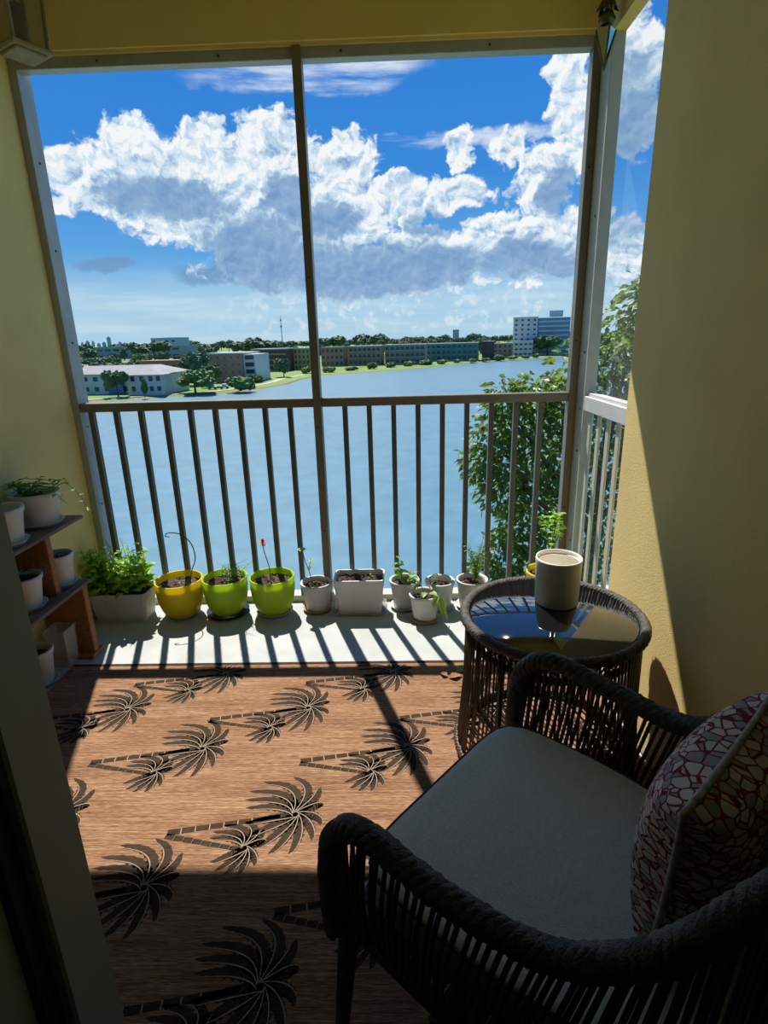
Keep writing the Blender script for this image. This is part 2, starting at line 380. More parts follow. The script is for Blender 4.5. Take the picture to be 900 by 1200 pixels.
# side opening
w2 = struct(thing('window_2', 'narrow screened side opening beside the stucco wall', 'screen frame', (XR, 2.4, 0)))
fpart('side_post', 'alu', (0.0005, 0.05, 0.175, 0.345, 0.0, 2.44), w2, [(0.0, 0.22, z, -1, 0) for z in (0.35, 0.8, 1.0, 1.25, 1.8)])
fpart('side_sill', 'alu', (0.0, 0.05, -0.463, 0.174, 0.0, 0.035), w2)
mb = MB(); mb.add([(0.046, -0.463, 0.035), (0.046, 0.174, 0.035), (0.046, 0.174, 2.426), (0.046, -0.463, 2.426)], [(0, 1, 2, 3)])
mb.build('screen_panel', 'screen_side', w2)
r2 = thing('side_railing', 'short cream railing with white top rail in the narrow side opening', 'railing', (XR+0.02, 2.35, 0))
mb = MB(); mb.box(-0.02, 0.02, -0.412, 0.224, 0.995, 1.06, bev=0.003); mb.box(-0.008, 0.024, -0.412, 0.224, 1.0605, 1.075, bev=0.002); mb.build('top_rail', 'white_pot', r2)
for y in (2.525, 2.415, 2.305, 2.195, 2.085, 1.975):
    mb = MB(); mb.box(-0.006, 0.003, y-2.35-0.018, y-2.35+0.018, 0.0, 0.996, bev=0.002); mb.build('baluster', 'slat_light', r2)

# ------------------------------------------------------------------ lantern and hanging ornament
lt = thing('wall_lantern', 'aged bronze wall lantern high in the left corner', 'lantern', (-1.295, 2.33, 2.322))
LR = Matrix.Rotation(radians(-32), 4, 'Z')
def lpart(name, m, f, rot=True):
    mb = MB(); f(mb)
    if rot: mb.v = [tuple(LR @ Vector(v)) for v in mb.v]
    return mb.build(name, m, lt)
lpart('bottom_plate', 'lantern_cream', lambda q: (q.box(-.072, .072, -.072, .072, 0, .016, bev=.005), q.box(-.055, .055, -.055, .055, -.008, .002, bev=.004)))
for x in (-.058, .058):
    for y in (-.058, .058):
        lpart('corner_bar', 'lantern_cream', lambda q: q.tube([(x, y, .014), (x*1.12, y*1.12, .26)], .0085, 4))
for k in range(4):
    lpart('glass_pane', 'lantern_glass', lambda q: q.add([tuple(Matrix.Rotation(k*pi/2, 4, 'Z') @ Vector(v)) for v in ((-.052, -.056, .018), (.052, -.056, .018), (.059, -.063, .255), (-.059, -.063, .255))], [(0, 1, 2, 3)]))
lpart('bulb_holder', 'lantern', lambda q: q.lathe([(0, .016), (.03, .018), (.02, .05), (.016, .08), (.024, .10), (.02, .145), (0, .16)], 14))
lpart('cap', 'lantern', lambda q: q.lathe([(.0, .255), (.115, .255), (.115, .268), (.085, .30), (.05, .325), (.015, .34), (0, .35)], 4, smooth=False))
lpart('wall_bracket', 'lantern', lambda q: (q.tube(crom([(-.275, 0, .17), (-.2, 0, .40), (-.08, 0, .43), (0, 0, .35)], 6), .011, 8), q.box(-.292, -.274, -.05, .05, .08, .26, bev=.004)), rot=False)

orn = thing('hanging_ornament', 'pointed metal ornament hanging from the ceiling at the right corner', 'ornament', (0.798, 2.50, 2.27))
mb = MB(); mb.lathe([(0.0, 0.0), (0.004, 0.02), (0.034, 0.118), (0.037, 0.126), (0.03, 0.134), (0.0, 0.137)], 4, smooth=False); mb.build('faceted_drop', 'mirror', orn)
mb = MB()
for k in range(4):
    q = k*pi/2; mb.tube([(0.002, 0, 0.001), (0.037*cos(q), 0.037*sin(q), 0.124), (0.012*cos(q), 0.012*sin(q), 0.142)], 0.0035, 6)
mb.build('drop_frame', 'pewter', orn)
mb = MB(); mb.lathe([(0.0, 0.135), (0.022, 0.140), (0.031, 0.158), (0.022, 0.176), (0.012, 0.184), (0.0, 0.186)], 16); mb.build('bead', 'pewter', orn)
mb = MB()
for k in range(6):
    q = k*pi/3; c, s_ = cos(q), sin(q)
    mb.add([(0.012*c, 0.012*s_, 0.26), (0.02*cos(q-.4), 0.02*sin(q-.4), 0.225), (0.03*cos(q-.45), 0.03*sin(q-.45), 0.192), (0.043*c, 0.043*s_, 0.18), (0.03*cos(q+.45), 0.03*sin(q+.45), 0.192), (0.02*cos(q+.4), 0.02*sin(q+.4), 0.225), (0.024*c, 0.024*s_, 0.215)],
           [(0, 1, 6), (1, 2, 6), (2, 3, 6), (3, 4, 6), (4, 5, 6), (5, 0, 6)])
mb.lathe([(0.0, 0.178), (0.018, 0.19), (0.014, 0.24), (0.016, 0.265), (0.006, 0.285), (0.0, 0.29)], 12); mb.build('petal_cap', 'pewter', orn)
mb = MB()
for k in range(9):
    z = 0.285+k*0.025; a = (k % 2)*pi/2
    mb.tube([(0.007*cos(a)*cos(q*pi/5), 0.007*sin(a)*cos(q*pi/5), z+0.014+0.017*sin(q*pi/5)) for q in range(10)], 0.002, 5, closed=True)
mb.build('chain', 'pewter', orn)

# ------------------------------------------------------------------ rug with woven palm trees
def palm(mb, ox, oy, z):
    def frond(cx, cy, p1, p2, w):
        pts = []
        for i in range(17):
            t = i/16
            pts.append(Vector((cx+2*t*(1-t)*p1[0]+t*t*p2[0], cy+2*t*(1-t)*p1[1]+t*t*p2[1])))
        N = 16
        for lay, (ws, mi, dz) in enumerate(((1.0, 1, 0.0), (0.10, 2, 0.0005))):
            vs = []; fs = []
            for i, p in enumerate(pts):
                t = i/N
                d = pts[min(i+1, N)]-pts[max(i-1, 0)]; d.normalize(); nrm = Vector((-d.y, d.x))
                ww = w*ws*(sin(pi*min(1, 0.14+0.85*t))**0.7)
                jag = 0.30*w*((i % 2)*2-1)*(lay == 0)*min(1, 3*t)*(1-t*.5)
                a = p+nrm*(ww/2+jag*.5)-d*(jag*.6); b = p-nrm*(ww/2+jag*.25)-d*(jag*.6)
                if lay: a, b = a+nrm*(w*.30), b+nrm*(w*.30)
                vs += [(a.x, a.y, z+dz), (b.x, b.y, z+dz)]
            for i in range(N): fs.append((2*i, 2*i+1, 2*i+3, 2*i+2))
            mb.add(vs, fs, mi)
    def trunk(x0, y0, x1, y1, w0, w1):
        d = Vector((x1-x0, y1-y0)); n = 8; nrm = Vector((-d.y, d.x)).normalized()
        for i in range(n):
            a, b = (i+0.04)/n, (i+0.86)/n
            pa = Vector((x0, y0))+d*a; pb = Vector((x0, y0))+d*b; wa = w0+(w1-w0)*a; k = 0.004
            mb.add([(pa.x-nrm.x*wa/2, pa.y-nrm.y*wa/2, z), (pb.x+k-nrm.x*wa/2, pb.y-nrm.y*wa/2, z), (pb.x+k+nrm.x*wa/2, pb.y+nrm.y*wa/2, z), (pa.x+nrm.x*wa/2, pa.y+nrm.y*wa/2, z)], [(0, 1, 2, 3)], 1)
            mb.add([(pb.x+k-nrm.x*wa/2, pb.y-nrm.y*wa/2, z), (pb.x+k+0.004-nrm.x*wa/2, pb.y-nrm.y*wa/2, z), (pb.x+k+0.004+nrm.x*wa/2, pb.y+nrm.y*wa/2, z), (pb.x+k+nrm.x*wa/2, pb.y+nrm.y*wa/2, z)], [(0, 1, 2, 3)], 2)
    trunk(ox-0.33, oy-0.062, ox-0.02, oy-0.005, 0.020, 0.014)
    trunk(ox-0.33, oy-0.072, ox-0.11, oy-0.115, 0.018, 0.012)
    FR = (((.02, .12), (-.12, .125)), ((.0, .09), (-.155, .088)), ((-.01, .065), (-.16, .055)), ((-.03, .04), (-.15, .025)), ((.06, .11), (-.03, .145)),
          ((.06, .06), (.06, .10)), ((.07, .05), (.075, .03)), ((.07, .01), (.078, -.035)), ((.055, -.02), (.06, -.085)), ((.04, -.06), (.005, -.128)), ((.01, -.07), (-.05, -.128)), ((-.02, -.06), (-.09, -.11)), ((-.04, -.035), (-.12, -.07)), ((-.05, -.01), (-.14, -.03)))
    for p1, p2 in FR: frond(ox+0.025, oy, p1, p2, .029)
    for k, (p1, p2) in enumerate(FR):
        if k in (3, 7, 13): continue
        frond(ox-0.095, oy-0.112, (p1[0]*.62, p1[1]*.6), (p2[0]*.66, p2[1]*.6), .026)
RX0, RX1, RY0, RY1, RZ = -1.426, 0.77, 0.30, 2.085, 0.008
mb = MB(); mb.box(RX0, RX1, RY0, RY1, 0.0002, RZ)
mb.box(RX0, RX1, RY1-0.012, RY1+0.004, 0.0002, RZ+0.0012, 1)
for row, (y, xs) in enumerate(((2.03, (-0.73, -0.03, 0.67)), (1.805, (-1.04, -0.35, 0.35)), (1.59, (-0.68, 0.02, 0.72)), (1.312, (-1.02, -0.313, 0.39)), (1.085, (-0.66, 0.04, 0.74)), (0.86, (-1.0, -0.31, 0.4)), (0.62, (-0.66, 0.04, 0.7)))):
    for x in xs:
        t = MB(); palm(t, x-.03, y-.03, RZ+0.0006)
        keep = MB()
        for f, mi in zip(t.f, t.m):
            vs = [t.v[i] for i in f]
            if all(RX0+.01 < v[0] < RX1-.01 and RY0+.01 < v[1] < RY1-.015 for v in vs): keep.add(vs, [tuple(range(len(vs)))], mi)
        mb.add(keep.v, [], 0); o0 = len(mb.v)-len(keep.v)
        for f, mi in zip(keep.f, keep.m): mb.f.append(tuple(i+o0 for i in f)); mb.m.append(mi); mb.sm.append(False)
rug = mb.build('rug', ['rug', 'rug_dark', 'rug_light'])
tag(rug, 'tan woven outdoor rug with dark palm tree pattern on the floor', 'rug')

# ------------------------------------------------------------------ pots
def soil_part(parent, r, z, sx=1, sy=1, n=18, seed=0):
    rs = random.Random(seed); mb = MB(); rings = 6; vs = [(0, 0, z+0.006)]; fs = []
    for i in range(1, rings+1):
        for k in range(n):
            q = 2*pi*k/n; rr = r*i/rings
            vs.append((rr*sx*cos(q), rr*sy*sin(q), z+rs.uniform(-0.007, 0.010)*(i < rings)))
    for k in range(n): fs.append((0, 1+k, 1+(k+1) % n))
    for i in range(rings-1):
        for k in range(n): fs.append((1+i*n+k, 1+(i+1)*n+k, 1+(i+1)*n+(k+1) % n, 1+i*n+(k+1) % n))
    mb.add(vs, fs, 0, False)
    for _ in range(30):
        q = rs.uniform(0, 2*pi); rr = r*sqrt(rs.random())*.85; a = rs.uniform(.004, .010)
        c = Vector((rr*sx*cos(q), rr*sy*sin(q), z+0.006))
        mb.add([c+Vector((rs.uniform(-a, a), rs.uniform(-a, a), rs.uniform(-a, a))) for _ in range(4)], [(0, 1, 2), (0, 3, 1), (1, 3, 2), (0, 2, 3)])
    return mb.build('soil', 'soil', parent)
def saucer(parent, r, m='white_dirty', h=0.018):
    mb = MB(); mb.lathe([(0, 0), (r*.86, 0), (r, h), (r+.003, h), (r+.001, h-.002), (r-.004, h-.003), (r*.84, 0.004), (0, 0.004)], 28)
    return mb.build('saucer', m, parent)
def round_pot(name, label, loc, rt, rb, h, m, sauc='white_dirty', z0=0.006, bowl=False, sd=0, soil_drop=0.025, rim=0.004, group=None, sr=None):
    t = thing(name, label, 'plant pot', loc, 0, group)
    z0 = z0 if sauc else 0.0005
    if bowl:
        prof = [(0, 0), (rb, 0)]+[(rb+(rt-rb)*sin(q*pi/2*0.98)**0.8, h*(1-cos(q*pi/2))**0.95*0.86) for q in (0.15, .3, .45, .6, .75, .9)]+[(rt*.97, h*.86), (rt*.985, h*.87), (rt, h-.004), (rt, h), (rt-.006, h), (rt*.93, h*.8), (rt*.8, h*.4), (rb*.8, .01), (0, .008)]
    else:
        prof = [(0, 0), (rb-.004, 0), (rb, .004), (rb+(rt-rb)*.84, h*.84), (rt-.002+rim*.5, h*.86), (rt+rim*.5, h*.88), (rt+rim, h-.004), (rt+rim*.6, h), (rt-.004, h), (rt-.009, h*.9), (rb-.008, .012), (0, .01)]
    mb = MB(); mb.lathe(prof, 36); mb.v = [(x, y, z+z0) for x, y, z in mb.v]; mb.build('pot_body', m, t)
    if sauc: saucer(t, sr or (rb+0.016), sauc)
    soil_part(t, (rt*.94 if bowl else rt-0.009), z0+h-soil_drop, seed=sd)
    return t
def planter(name, label, loc, w, d, h, m, tray=None, sd=0, rz=0):
    t = thing(name, label, 'planter', loc, rz)
    mb = MB(); z0 = 0.006 if tray else 0.0005
    def ring(hx, hy, z, b=0.012):
        return [(sx*(hx-(b if k else 0)), sy*(hy-(0 if k else b)), z0+z) for (sx, sy, ks) in ((1, 1, (0, 1)), (-1, 1, (1, 0)), (-1, -1, (0, 1)), (1, -1, (1, 0))) for k in ks]
    bx, by, tx, ty = w/2*.86, d/2*.82, w/2, d/2
    R = [ring(bx, by, 0), ring(bx+(tx-bx)*.78-.002, by+(ty-by)*.78-.002, h*.78), ring(tx-.003, ty-.003, h*.80), ring(tx, ty, h-.004), ring(tx-.001, ty-.001, h), ring(tx-.008, ty-.008, h), ring(bx-.002, by-.002, .012)]
    vs = sum(R, []); n = 8; fs = [tuple(range(8))[::-1], tuple(range(48, 56))]
    for i in range(6):
        for k in range(8): fs.append((i*8+k, i*8+(k+1) % 8, (i+1)*8+(k+1) % 8, (i+1)*8+k))
    mb.add(vs, fs); mb.build('planter_body', m, t)
    if tray:
        mb = MB(); R = [ring(bx+.012, by+.012, -.006), ring(bx+.024, by+.022, .012), ring(bx+.021, by+.019, .012), ring(bx+.010, by+.010, -.003)]
        vs = sum(R, []); fs = [tuple(range(8))[::-1], tuple(range(24, 32))]
        for i in range(3):
            for k in range(8): fs.append((i*8+k, i*8+(k+1) % 8, (i+1)*8+(k+1) % 8, (i+1)*8+k))
        mb.add(vs, fs); mb.build('tray', tray, t)
    rs = random.Random(sd); mb = MB(); nx, ny = 18, 8; zz = z0+h*.86; hx, hy = tx-.014, ty-.014
    for i in range(nx+1):
        for j in range(ny+1): mb.v.append((-hx+2*hx*i/nx, -hy+2*hy*j/ny, zz+rs.uniform(-.008, .010)))
    for i in range(nx):
        for j in range(ny): mb.f.append((i*(ny+1)+j, (i+1)*(ny+1)+j, (i+1)*(ny+1)+j+1, i*(ny+1)+j+1)); mb.m.append(0); mb.sm.append(False)
    for _ in range(60):
        c = Vector((rs.uniform(-hx, hx)*.92, rs.uniform(-hy, hy)*.9, zz+.008)); a = rs.uniform(.004, .011)
        mb.add([c+Vector((rs.uniform(-a, a), rs.uniform(-a, a), rs.uniform(-a, a))) for _ in range(4)], [(0, 1, 2), (0, 3, 1), (1, 3, 2), (0, 2, 3)])
    mb.build('soil', 'soil', t)
    return t
def plant(parent, stems, leafm='leaf', stemm='stem', L=0.05, W=0.025, per=8, droop=0.3, sr=0.0025, start=0.35, seed=1, up=0.4, name='foliage'):
    """stems: list of point lists; leaves are set in a spiral along each stem"""
    rs = random.Random(seed); ms = MB(); ml = MB()
    for st in stems:
        P = crom(st, 6) if len(st) > 2 else [Vector(st[0]).lerp(Vector(st[1]), i/6) for i in range(7)]
        ms.tube(P, [sr*(1-.6*i/(len(P)-1)) for i in range(len(P))], 5)
        q = rs.uniform(0, 6.28)
        for k in range(per):
            t = start+(1-start)*(k+rs.uniform(0, .5))/per; t = min(t, 1); i = min(int(t*(len(P)-1)), len(P)-1); p = P[i]
            q += 2.4+rs.uniform(-.3, .3); s = (0.65+0.5*rs.random())*(1-.35*(t-start)/(1-start+1e-6)*(k > per-3))
            d = Vector((cos(q), sin(q), up*rs.uniform(.4, 1.6)))
            ml.leaf(p, d, L*s, W*s, bend=droop*rs.uniform(.5, 1.6), fold=rs.uniform(.1, .4))
    a = ms.build('stem', stemm, parent); b = ml.build(name, leafm, parent)
    return a, b

# bushy herb in the long white planter, left corner
t = planter('herb_planter', 'long white planter full of bushy bright green herbs in the left corner', (-1.412, 2.555, 0), 0.295, 0.15, 0.15, 'white_dirty', None, 3)
rs = random.Random(11)
plant(t, [[(x, y, .12), (x*1.1+rs.uniform(-.02, .02), y+rs.uniform(-.03, .02), .2), (x*1.15+rs.uniform(-.03, .03), y*1.3+rs.uniform(-.05, .02), rs.uniform(.31, .43)-abs(x)*.2)] for x, y in [(rs.uniform(-.115, .105), rs.uniform(-.05, .045)) for _ in range(46)]], 'leaf_bright', 'stem', 0.070, 0.038, 14, 0.4, .0025, .22, 5)
# yellow bowl with bent wire hoop
t = round_pot('yellow_bowl_pot', 'yellow bowl pot with a thin dark hooped twig', (-1.122, 2.568, 0), 0.118, 0.054, 0.19, 'yellow', 'white_dirty', bowl=True, sd=4, sr=0.085, soil_drop=0.035)
mb = MB(); mb.tube(crom([(.055, .0, .15), (.07, 0, .23), (.095, .01, .30), (.085, .01, .38), (.04, 0, .435), (-.015, -.01, .445), (-.03, -.01, .43), (-.01, -.01, .425)], 7), .0026, 6)
mb.build('twig_hoop', 'twig', t)
rs = random.Random(2)
plant(t, [[(rs.uniform(.0, .07), rs.uniform(-.05, .05), .15), (rs.uniform(.0, .09), rs.uniform(-.05, .05), .19)] for _ in range(7)], 'leaf_pale', 'stem', .018, .008, 4, .3, .0015, .3, 6)
# lime bowl with feathery plant
t = round_pot('lime_bowl_pot', 'lime green bowl pot with a feathery plant on a dark blue saucer', (-0.89, 2.577, 0), 0.113, 0.052, 0.195, 'lime', 'dark_saucer', bowl=True, sd=5, sr=0.105, soil_drop=0.035)
rs = random.Random(3)
plant(t, [[(.02+rs.uniform(-.03, .04), rs.uniform(-.04, .04), .15), (.03+rs.uniform(-.05, .06), rs.uniform(-.05, .05), .22), (.035+rs.uniform(-.075, .10), rs.uniform(-.07, .07), rs.uniform(.23, .30))] for _ in range(20)], 'leaf_fine', 'stem', .020, .006, 16, .3, .0013, .2, 7)
# lime bowl with dried flower
t = round_pot('lime_bowl_pot', 'lime green bowl pot with a single dried orange flower on a tall stem', (-0.648, 2.577, 0), 0.113, 0.052, 0.195, 'lime', 'white_dirty', bowl=True, sd=6, sr=0.09, soil_drop=0.035)
mb = MB(); P = crom([(-.01, 0, .15), (-.008, 0, .24), (-.03, .01, .33), (-.033, .01, .375)], 6); mb.tube(P, .0022, 6); mb.build('stem', 'stem_dark', t)
mb = MB()
for k in range(16):
    q = k*2.4; mb.leaf((-.033, .01, .355+.002*k), (cos(q)*.7, sin(q)*.7, .5+.05*k), .032, .016, bend=.6, fold=.5)
mb.build('dried_flower', 'dry', t)
plant(t, [[(rs.uniform(-.07, .07), rs.uniform(-.06, .05), .155), (rs.uniform(-.07, .07), rs.uniform(-.06, .05), .18)] for _ in range(6)], 'leaf_pale', 'stem', .014, .006, 2, .3, .0012, .3, 8, name='weeds')
# small pot with seedling
t = round_pot('seedling_pot', 'small white pot with a thin two-leafed seedling beside the lime bowl', (-0.428, 2.60, 0), 0.078, 0.058, 0.150, 'white_dirty', 'tan_saucer', sd=7)
mb = MB(); mb.tube(crom([(-.02, 0, .12), (-.03, 0, .2), (-.05, 0, .27), (-.06, .01, .31)], 6), .002, 5); mb.tube(crom([(-.035, 0, .22), (-.025, 0, .26), (-.02, 0, .285)], 5), .0015, 5); mb.build('stem', 'stem_dark', t)
mb = MB()
for q in range(7): mb.leaf((-.065, .01, .325), (cos(q*.9), sin(q*.9), .5), .034, .02, bend=.5)
for q in range(6): mb.leaf((-.02, 0, .275), (cos(q*1.1), sin(q*1.1), .3), .028, .015, bend=.6)
for q in range(4): mb.leaf((-.03, 0, .24), (cos(q*1.6), sin(q*1.6), -.3), .022, .012, bend=.8)
mb.build('foliage', 'leaf_pale', t)
# rectangular planter with bare soil
t = planter('soil_planter', 'white rectangular planter holding bare soil on a clear tray', (-0.206, 2.592, 0), 0.255, 0.155, 0.185, 'white_pot', 'cloudy', 9)
plant(t, [[(.05, .03, .16), (.06, .03, .19)]], 'leaf_pale', 'stem', .03, .012, 4, .5, .0015, .2, 8, name='sprout')
# basil
t = round_pot('basil_pot', 'small white pot with upright glossy basil sprig beside the soil planter', (0.022, 2.612, 0), 0.074, 0.056, 0.150, 'white_dirty', 'white_dirty', sd=10)
plant(t, [[(-.01, 0, .12), (-.02, 0, .2), (-.035, 0, .285)], [(.02, -.01, .12), (.035, -.01, .16), (.05, -.01, .2)]], 'leaf', 'stem', .068, .036, 10, .6, .003, .25, 9, up=.25)
# hanging leaves pot (front)
t = round_pot('trailing_plant_pot', 'small white pot standing forward with large pale drooping leaves', (0.118, 2.475, RZ*0), 0.072, 0.056, 0.135, 'white_pot', 'tan_saucer', sd=11)
mb = MB(); mb.tube(crom([(0, 0, .11), (-.01, -.01, .17), (-.03, -.02, .2), (-.035, -.03, .18)], 5), .002, 5); mb.tube(crom([(.02, 0, .11), (.04, -.03, .15), (.07, -.05, .13), (.078, -.06, .08)], 5), .002, 5); mb.build('stem', 'stem', t)
mb = MB()
for p, d, L, W in (((.07, -.045, .14), (.2, -.3, -.9), .085, .05), ((.078, -.055, .09), (.5, -.1, -.9), .07, .045), ((.06, -.04, .15), (-.3, -.5, -.4), .06, .04), ((.02, -.02, .15), (.6, -.5, .2), .06, .04), ((-.03, -.02, .2), (-.6, -.2, -.7), .05, .03), ((0, -.03, .16), (-.2, -.8, .1), .055, .036), ((.03, .02, .15), (.5, .4, .4), .05, .03)): mb.leaf(p, d, L, W, bend=.4, fold=.3)
mb.build('foliage', 'leaf_pale', t)
# back pot
t = round_pot('arched_stem_pot', 'small white pot with a thin arched stem behind the forward pot', (0.202, 2.606, 0), 0.073, 0.056, 0.145, 'white_pot', 'white_dirty', sd=12, soil_drop=.035)
mb = MB(); mb.tube(crom([(-.04, 0, .11), (-.05, 0, .16), (-.02, 0, .185), (.0, 0, .16)], 6), .003, 5); mb.build('stem', 'stem', t)
mb = MB()
for k in range(12): mb.leaf((-.045+.004*k, rnd(-.004, .004), .115+.065*sin(k/11*pi)), (rnd(-1, 1), rnd(-1, 1), .3), .026, .011, bend=.4)
mb.build('foliage', 'leaf', t)
# feathery marigold
t = round_pot('feathery_plant_pot', 'small white pot with tall feathery green plant beside the round table', (0.366, 2.606, 0), 0.077, 0.062, 0.150, 'white_dirty', 'white_dirty', sd=13)
rs = random.Random(13)
plant(t, [[(.015, 0, .12), (.02, 0, .2), (.02+rs.uniform(-.08, .06), rs.uniform(-.05, .05), rs.uniform(.26, .37))] for _ in range(14)], 'leaf', 'stem', .030, .010, 14, .4, .002, .3, 10)
# tall plant in yellow pot behind the table
t = round_pot('yellow_bowl_pot', 'yellow pot with leafy sapling, half hidden behind the round table', (0.715, 2.50, 0), 0.10, 0.075, 0.235, 'yellow', 'white_dirty', sd=14)
rs = random.Random(14)
plant(t, [[(0, 0, .22), (.01, -.01, .4), (-.01, -.02, .57)], [(.01, 0, .3), (.03, -.02, .42), (.045, -.04, .48)], [(0, 0, .35), (-.03, -.02, .47), (-.055, -.03, .53)], [(.01, -.01, .4), (.01, -.05, .50), (.01, -.06, .555)]], 'leaf_bright', 'stem', .052, .028, 15, .5, .003, .4, 11)
# low leafy plant under the table
t = round_pot('low_vine_pot', 'small lime pot of trailing leaves glimpsed under the round table', (0.50, 2.27, 0), 0.085, 0.06, 0.13, 'lime', 'white_dirty', sd=15)
rs = random.Random(15)
plant(t, [[(0, 0, .1), (rs.uniform(-.1, .1), rs.uniform(-.1, .05), .19), (rs.uniform(-.2, .15), rs.uniform(-.12, .08), rs.uniform(.06, .22))] for _ in range(12)], 'leaf_pale', 'stem', .05, .035, 9, .6, .002, .3, 12)
mb = MB(); mb.leaf((0, 0, 0), (1, .3, .12), .06, .035, bend=.1, fold=.5); mb.leaf((-.005, .01, .001), (-.6, .5, .15), .04, .025, bend=.2, fold=.6)
o = mb.build('fallen_leaf', 'dry_leaf', None, (0.19, 1.955, RZ+.003)); tag(o, 'dry reddish brown fallen leaf on the rug corner', 'leaf')
mb = MB(); mb.leaf((0, 0, 0), (.8, .5, .1), .065, .045, bend=.1, fold=.3)
o = mb.build('fallen_leaf', 'leaf_pale', None, (0.225, 2.0, RZ+.003)); tag(o, 'pale green fallen leaf on the rug beside the table', 'leaf')

# ------------------------------------------------------------------ plant shelf, left wall
sh = thing('plant_shelf', 'low wooden two tier plant shelf against the left wall', 'shelf', (-1.465, 1.7, 0))
mb = MB(); mb.box(-.105, .098, -.70, .565, .622, .636, bev=.002); mb.build('shelf_board', 'board', sh)
mb = MB(); mb.box(-.105, .112, -.70, .515, .346, .360, bev=.002); mb.build('shelf_board', 'board', sh)
for y0, y1 in ((.335, .368), (-.62, -.585)):
    mb = MB(); mb.box(-.10, .068, y0, y1, .3605, .6215, bev=.003); mb.build('support_panel', 'wood', sh)
for y0, y1, zb in ((.472, .506, .0005), (-.66, -.625, RZ+.002)):
    mb = MB(); mb.box(-.10, .092, y0, y1, zb+.008, .3455, bev=.003); mb.box(-.10, .098, y0-.03, y1+.025, zb, zb+.02, bev=.002); mb.build('support_panel', 'wood', sh)
ZT, ZM = .6365, .3605
t = round_pot('shelf_pot', 'white pot with trailing succulent at the outer end of the top shelf', (-1.468, 2.135, ZT), .090, .070, .135, 'white_dirty', 'white_dirty', sd=20)
rs = random.Random(20)
plant(t, [[(rs.uniform(-.05, .05), rs.uniform(-.05, .05), .11), (rs.uniform(-.08, .1), rs.uniform(-.07, .05), .17), (rs.uniform(-.1, .13), rs.uniform(-.08, .06), rs.uniform(.14, .2))] for _ in range(16)]+[[(.05, -.02, .13), (.10, -.04, .15), (.14, -.02, .09)], [(.06, 0, .13), (.12, .02, .17), (.17, .03, .10), (.19, .03, .02)]], 'leaf', 'stem', .036, .020, 8, .5, .0018, .2, 13)
t = round_pot('shelf_pot', 'white pot of bare soil nearer the door on the top shelf', (-1.462, 1.895, ZT), .088, .070, .135, 'white_dirty', 'white_dirty', sd=21, soil_drop=.05)
t = round_pot('shelf_pot', 'white pot with small dark seedling on the lower shelf nearer the door', (-1.455, 1.935, ZM), .070, .053, .128, 'white_dirty', 'white_dirty', sd=22, soil_drop=.02)
plant(t, [[(-.02, 0, .11), (-.02, 0, .15), (-.035, 0, .185)], [(0, .01, .11), (.01, .0, .14), (.0, 0, .17)]], 'leaf_dark', 'stem', .045, .026, 6, .6, .002, .3, 14)
t = round_pot('shelf_pot', 'white pot with short green sprouts at the outer end of the lower shelf', (-1.447, 2.150, ZM), .064, .050, .135, 'white_dirty', 'white_dirty', sd=23, soil_drop=.03)
rs = random.Random(23)
plant(t, [[(rs.uniform(-.04, .04), rs.uniform(-.04, .04), .11), (rs.uniform(-.05, .05), rs.uniform(-.05, .05), .145)] for _ in range(12)], 'leaf_fine', 'stem', .02, .010, 4, .4, .0013, .2, 15)
t = round_pot('floor_pot', 'small white pot on the floor beneath the plant shelf', (-1.494, 1.968, 0.0), .064, .047, .150, 'white_dirty', 'white_dirty', sd=24, soil_drop=.03)
bx = thing('storage_tub', 'empty cloudy plastic tub on the floor under the plant shelf', 'tub', (-1.475, 2.114, 0.001))
mb = MB()
rings = [[(sx*a, sy*a, z) for sx, sy in ((1, 1), (-1, 1), (-1, -1), (1, -1))] for a, z in ((.036, 0), (.044, .165), (.048, .167), (.048, .175), (.042, .175), (.034, .004))]
vs = sum(rings, []); fs = [(3, 2, 1, 0), (20, 21, 22, 23)]
for i in range(5):
    for k in range(4): fs.append((i*4+k, i*4+(k+1) % 4, (i+1)*4+(k+1) % 4, (i+1)*4+k))
mb.add(vs, fs); mb.build('tub_body', 'cloudy', bx)

# ------------------------------------------------------------------ round wicker side table
tb = thing('side_table', 'round dark wicker side table with black glass top', 'table', (0.47, 1.57, RZ))
ring = lambda R, z, n=72: [(R*cos(2*pi*k/n), R*sin(2*pi*k/n), z) for k in range(n)]
mb = MB(); mb.braid(ring(.268, .482, 200), .0165, 4, .05, 6, closed=True); mb.build('rim', 'rope', tb)
mb = MB(); mb.lathe([(0, .476), (.250, .476), (.250, .484), (.249, .485), (0, .485)], 64); mb.build('glass_top', 'black_glass', tb)
mb = MB(); mb.braid(ring(.240, .405, 120), .013, 3, .04, 6, closed=True); mb.build('upper_ring', 'wicker_brown', tb)
mb = MB(); mb.braid(ring(.285, .018, 160), .014, 3, .045, 6, closed=True); mb.build('base_ring', 'wicker_brown', tb)
mb = MB(); rs = random.Random(31)
for k in range(100):
    q = 2*pi*(k+rs.uniform(-.3, .3))/100; q2 = q+rs.uniform(-.03, .03)
    mb.tube([(.262*cos(q), .262*sin(q), .475), (.266*cos(q), .266*sin(q), .25), (.284*cos(q2), .284*sin(q2), .02)], .0034, 5)
mb.build('side_weave', 'wicker_brown', tb)
mb = MB()
for k in range(60):
    q = 2*pi*k/60
    for s_ in (-1, 1): mb.tube([(.256*cos(q), .256*sin(q), .474), (.240*cos(q+s_*.16), .240*sin(q+s_*.16), .405)], .003, 5)
mb.build('diagonal_weave', 'wicker_brown', tb)
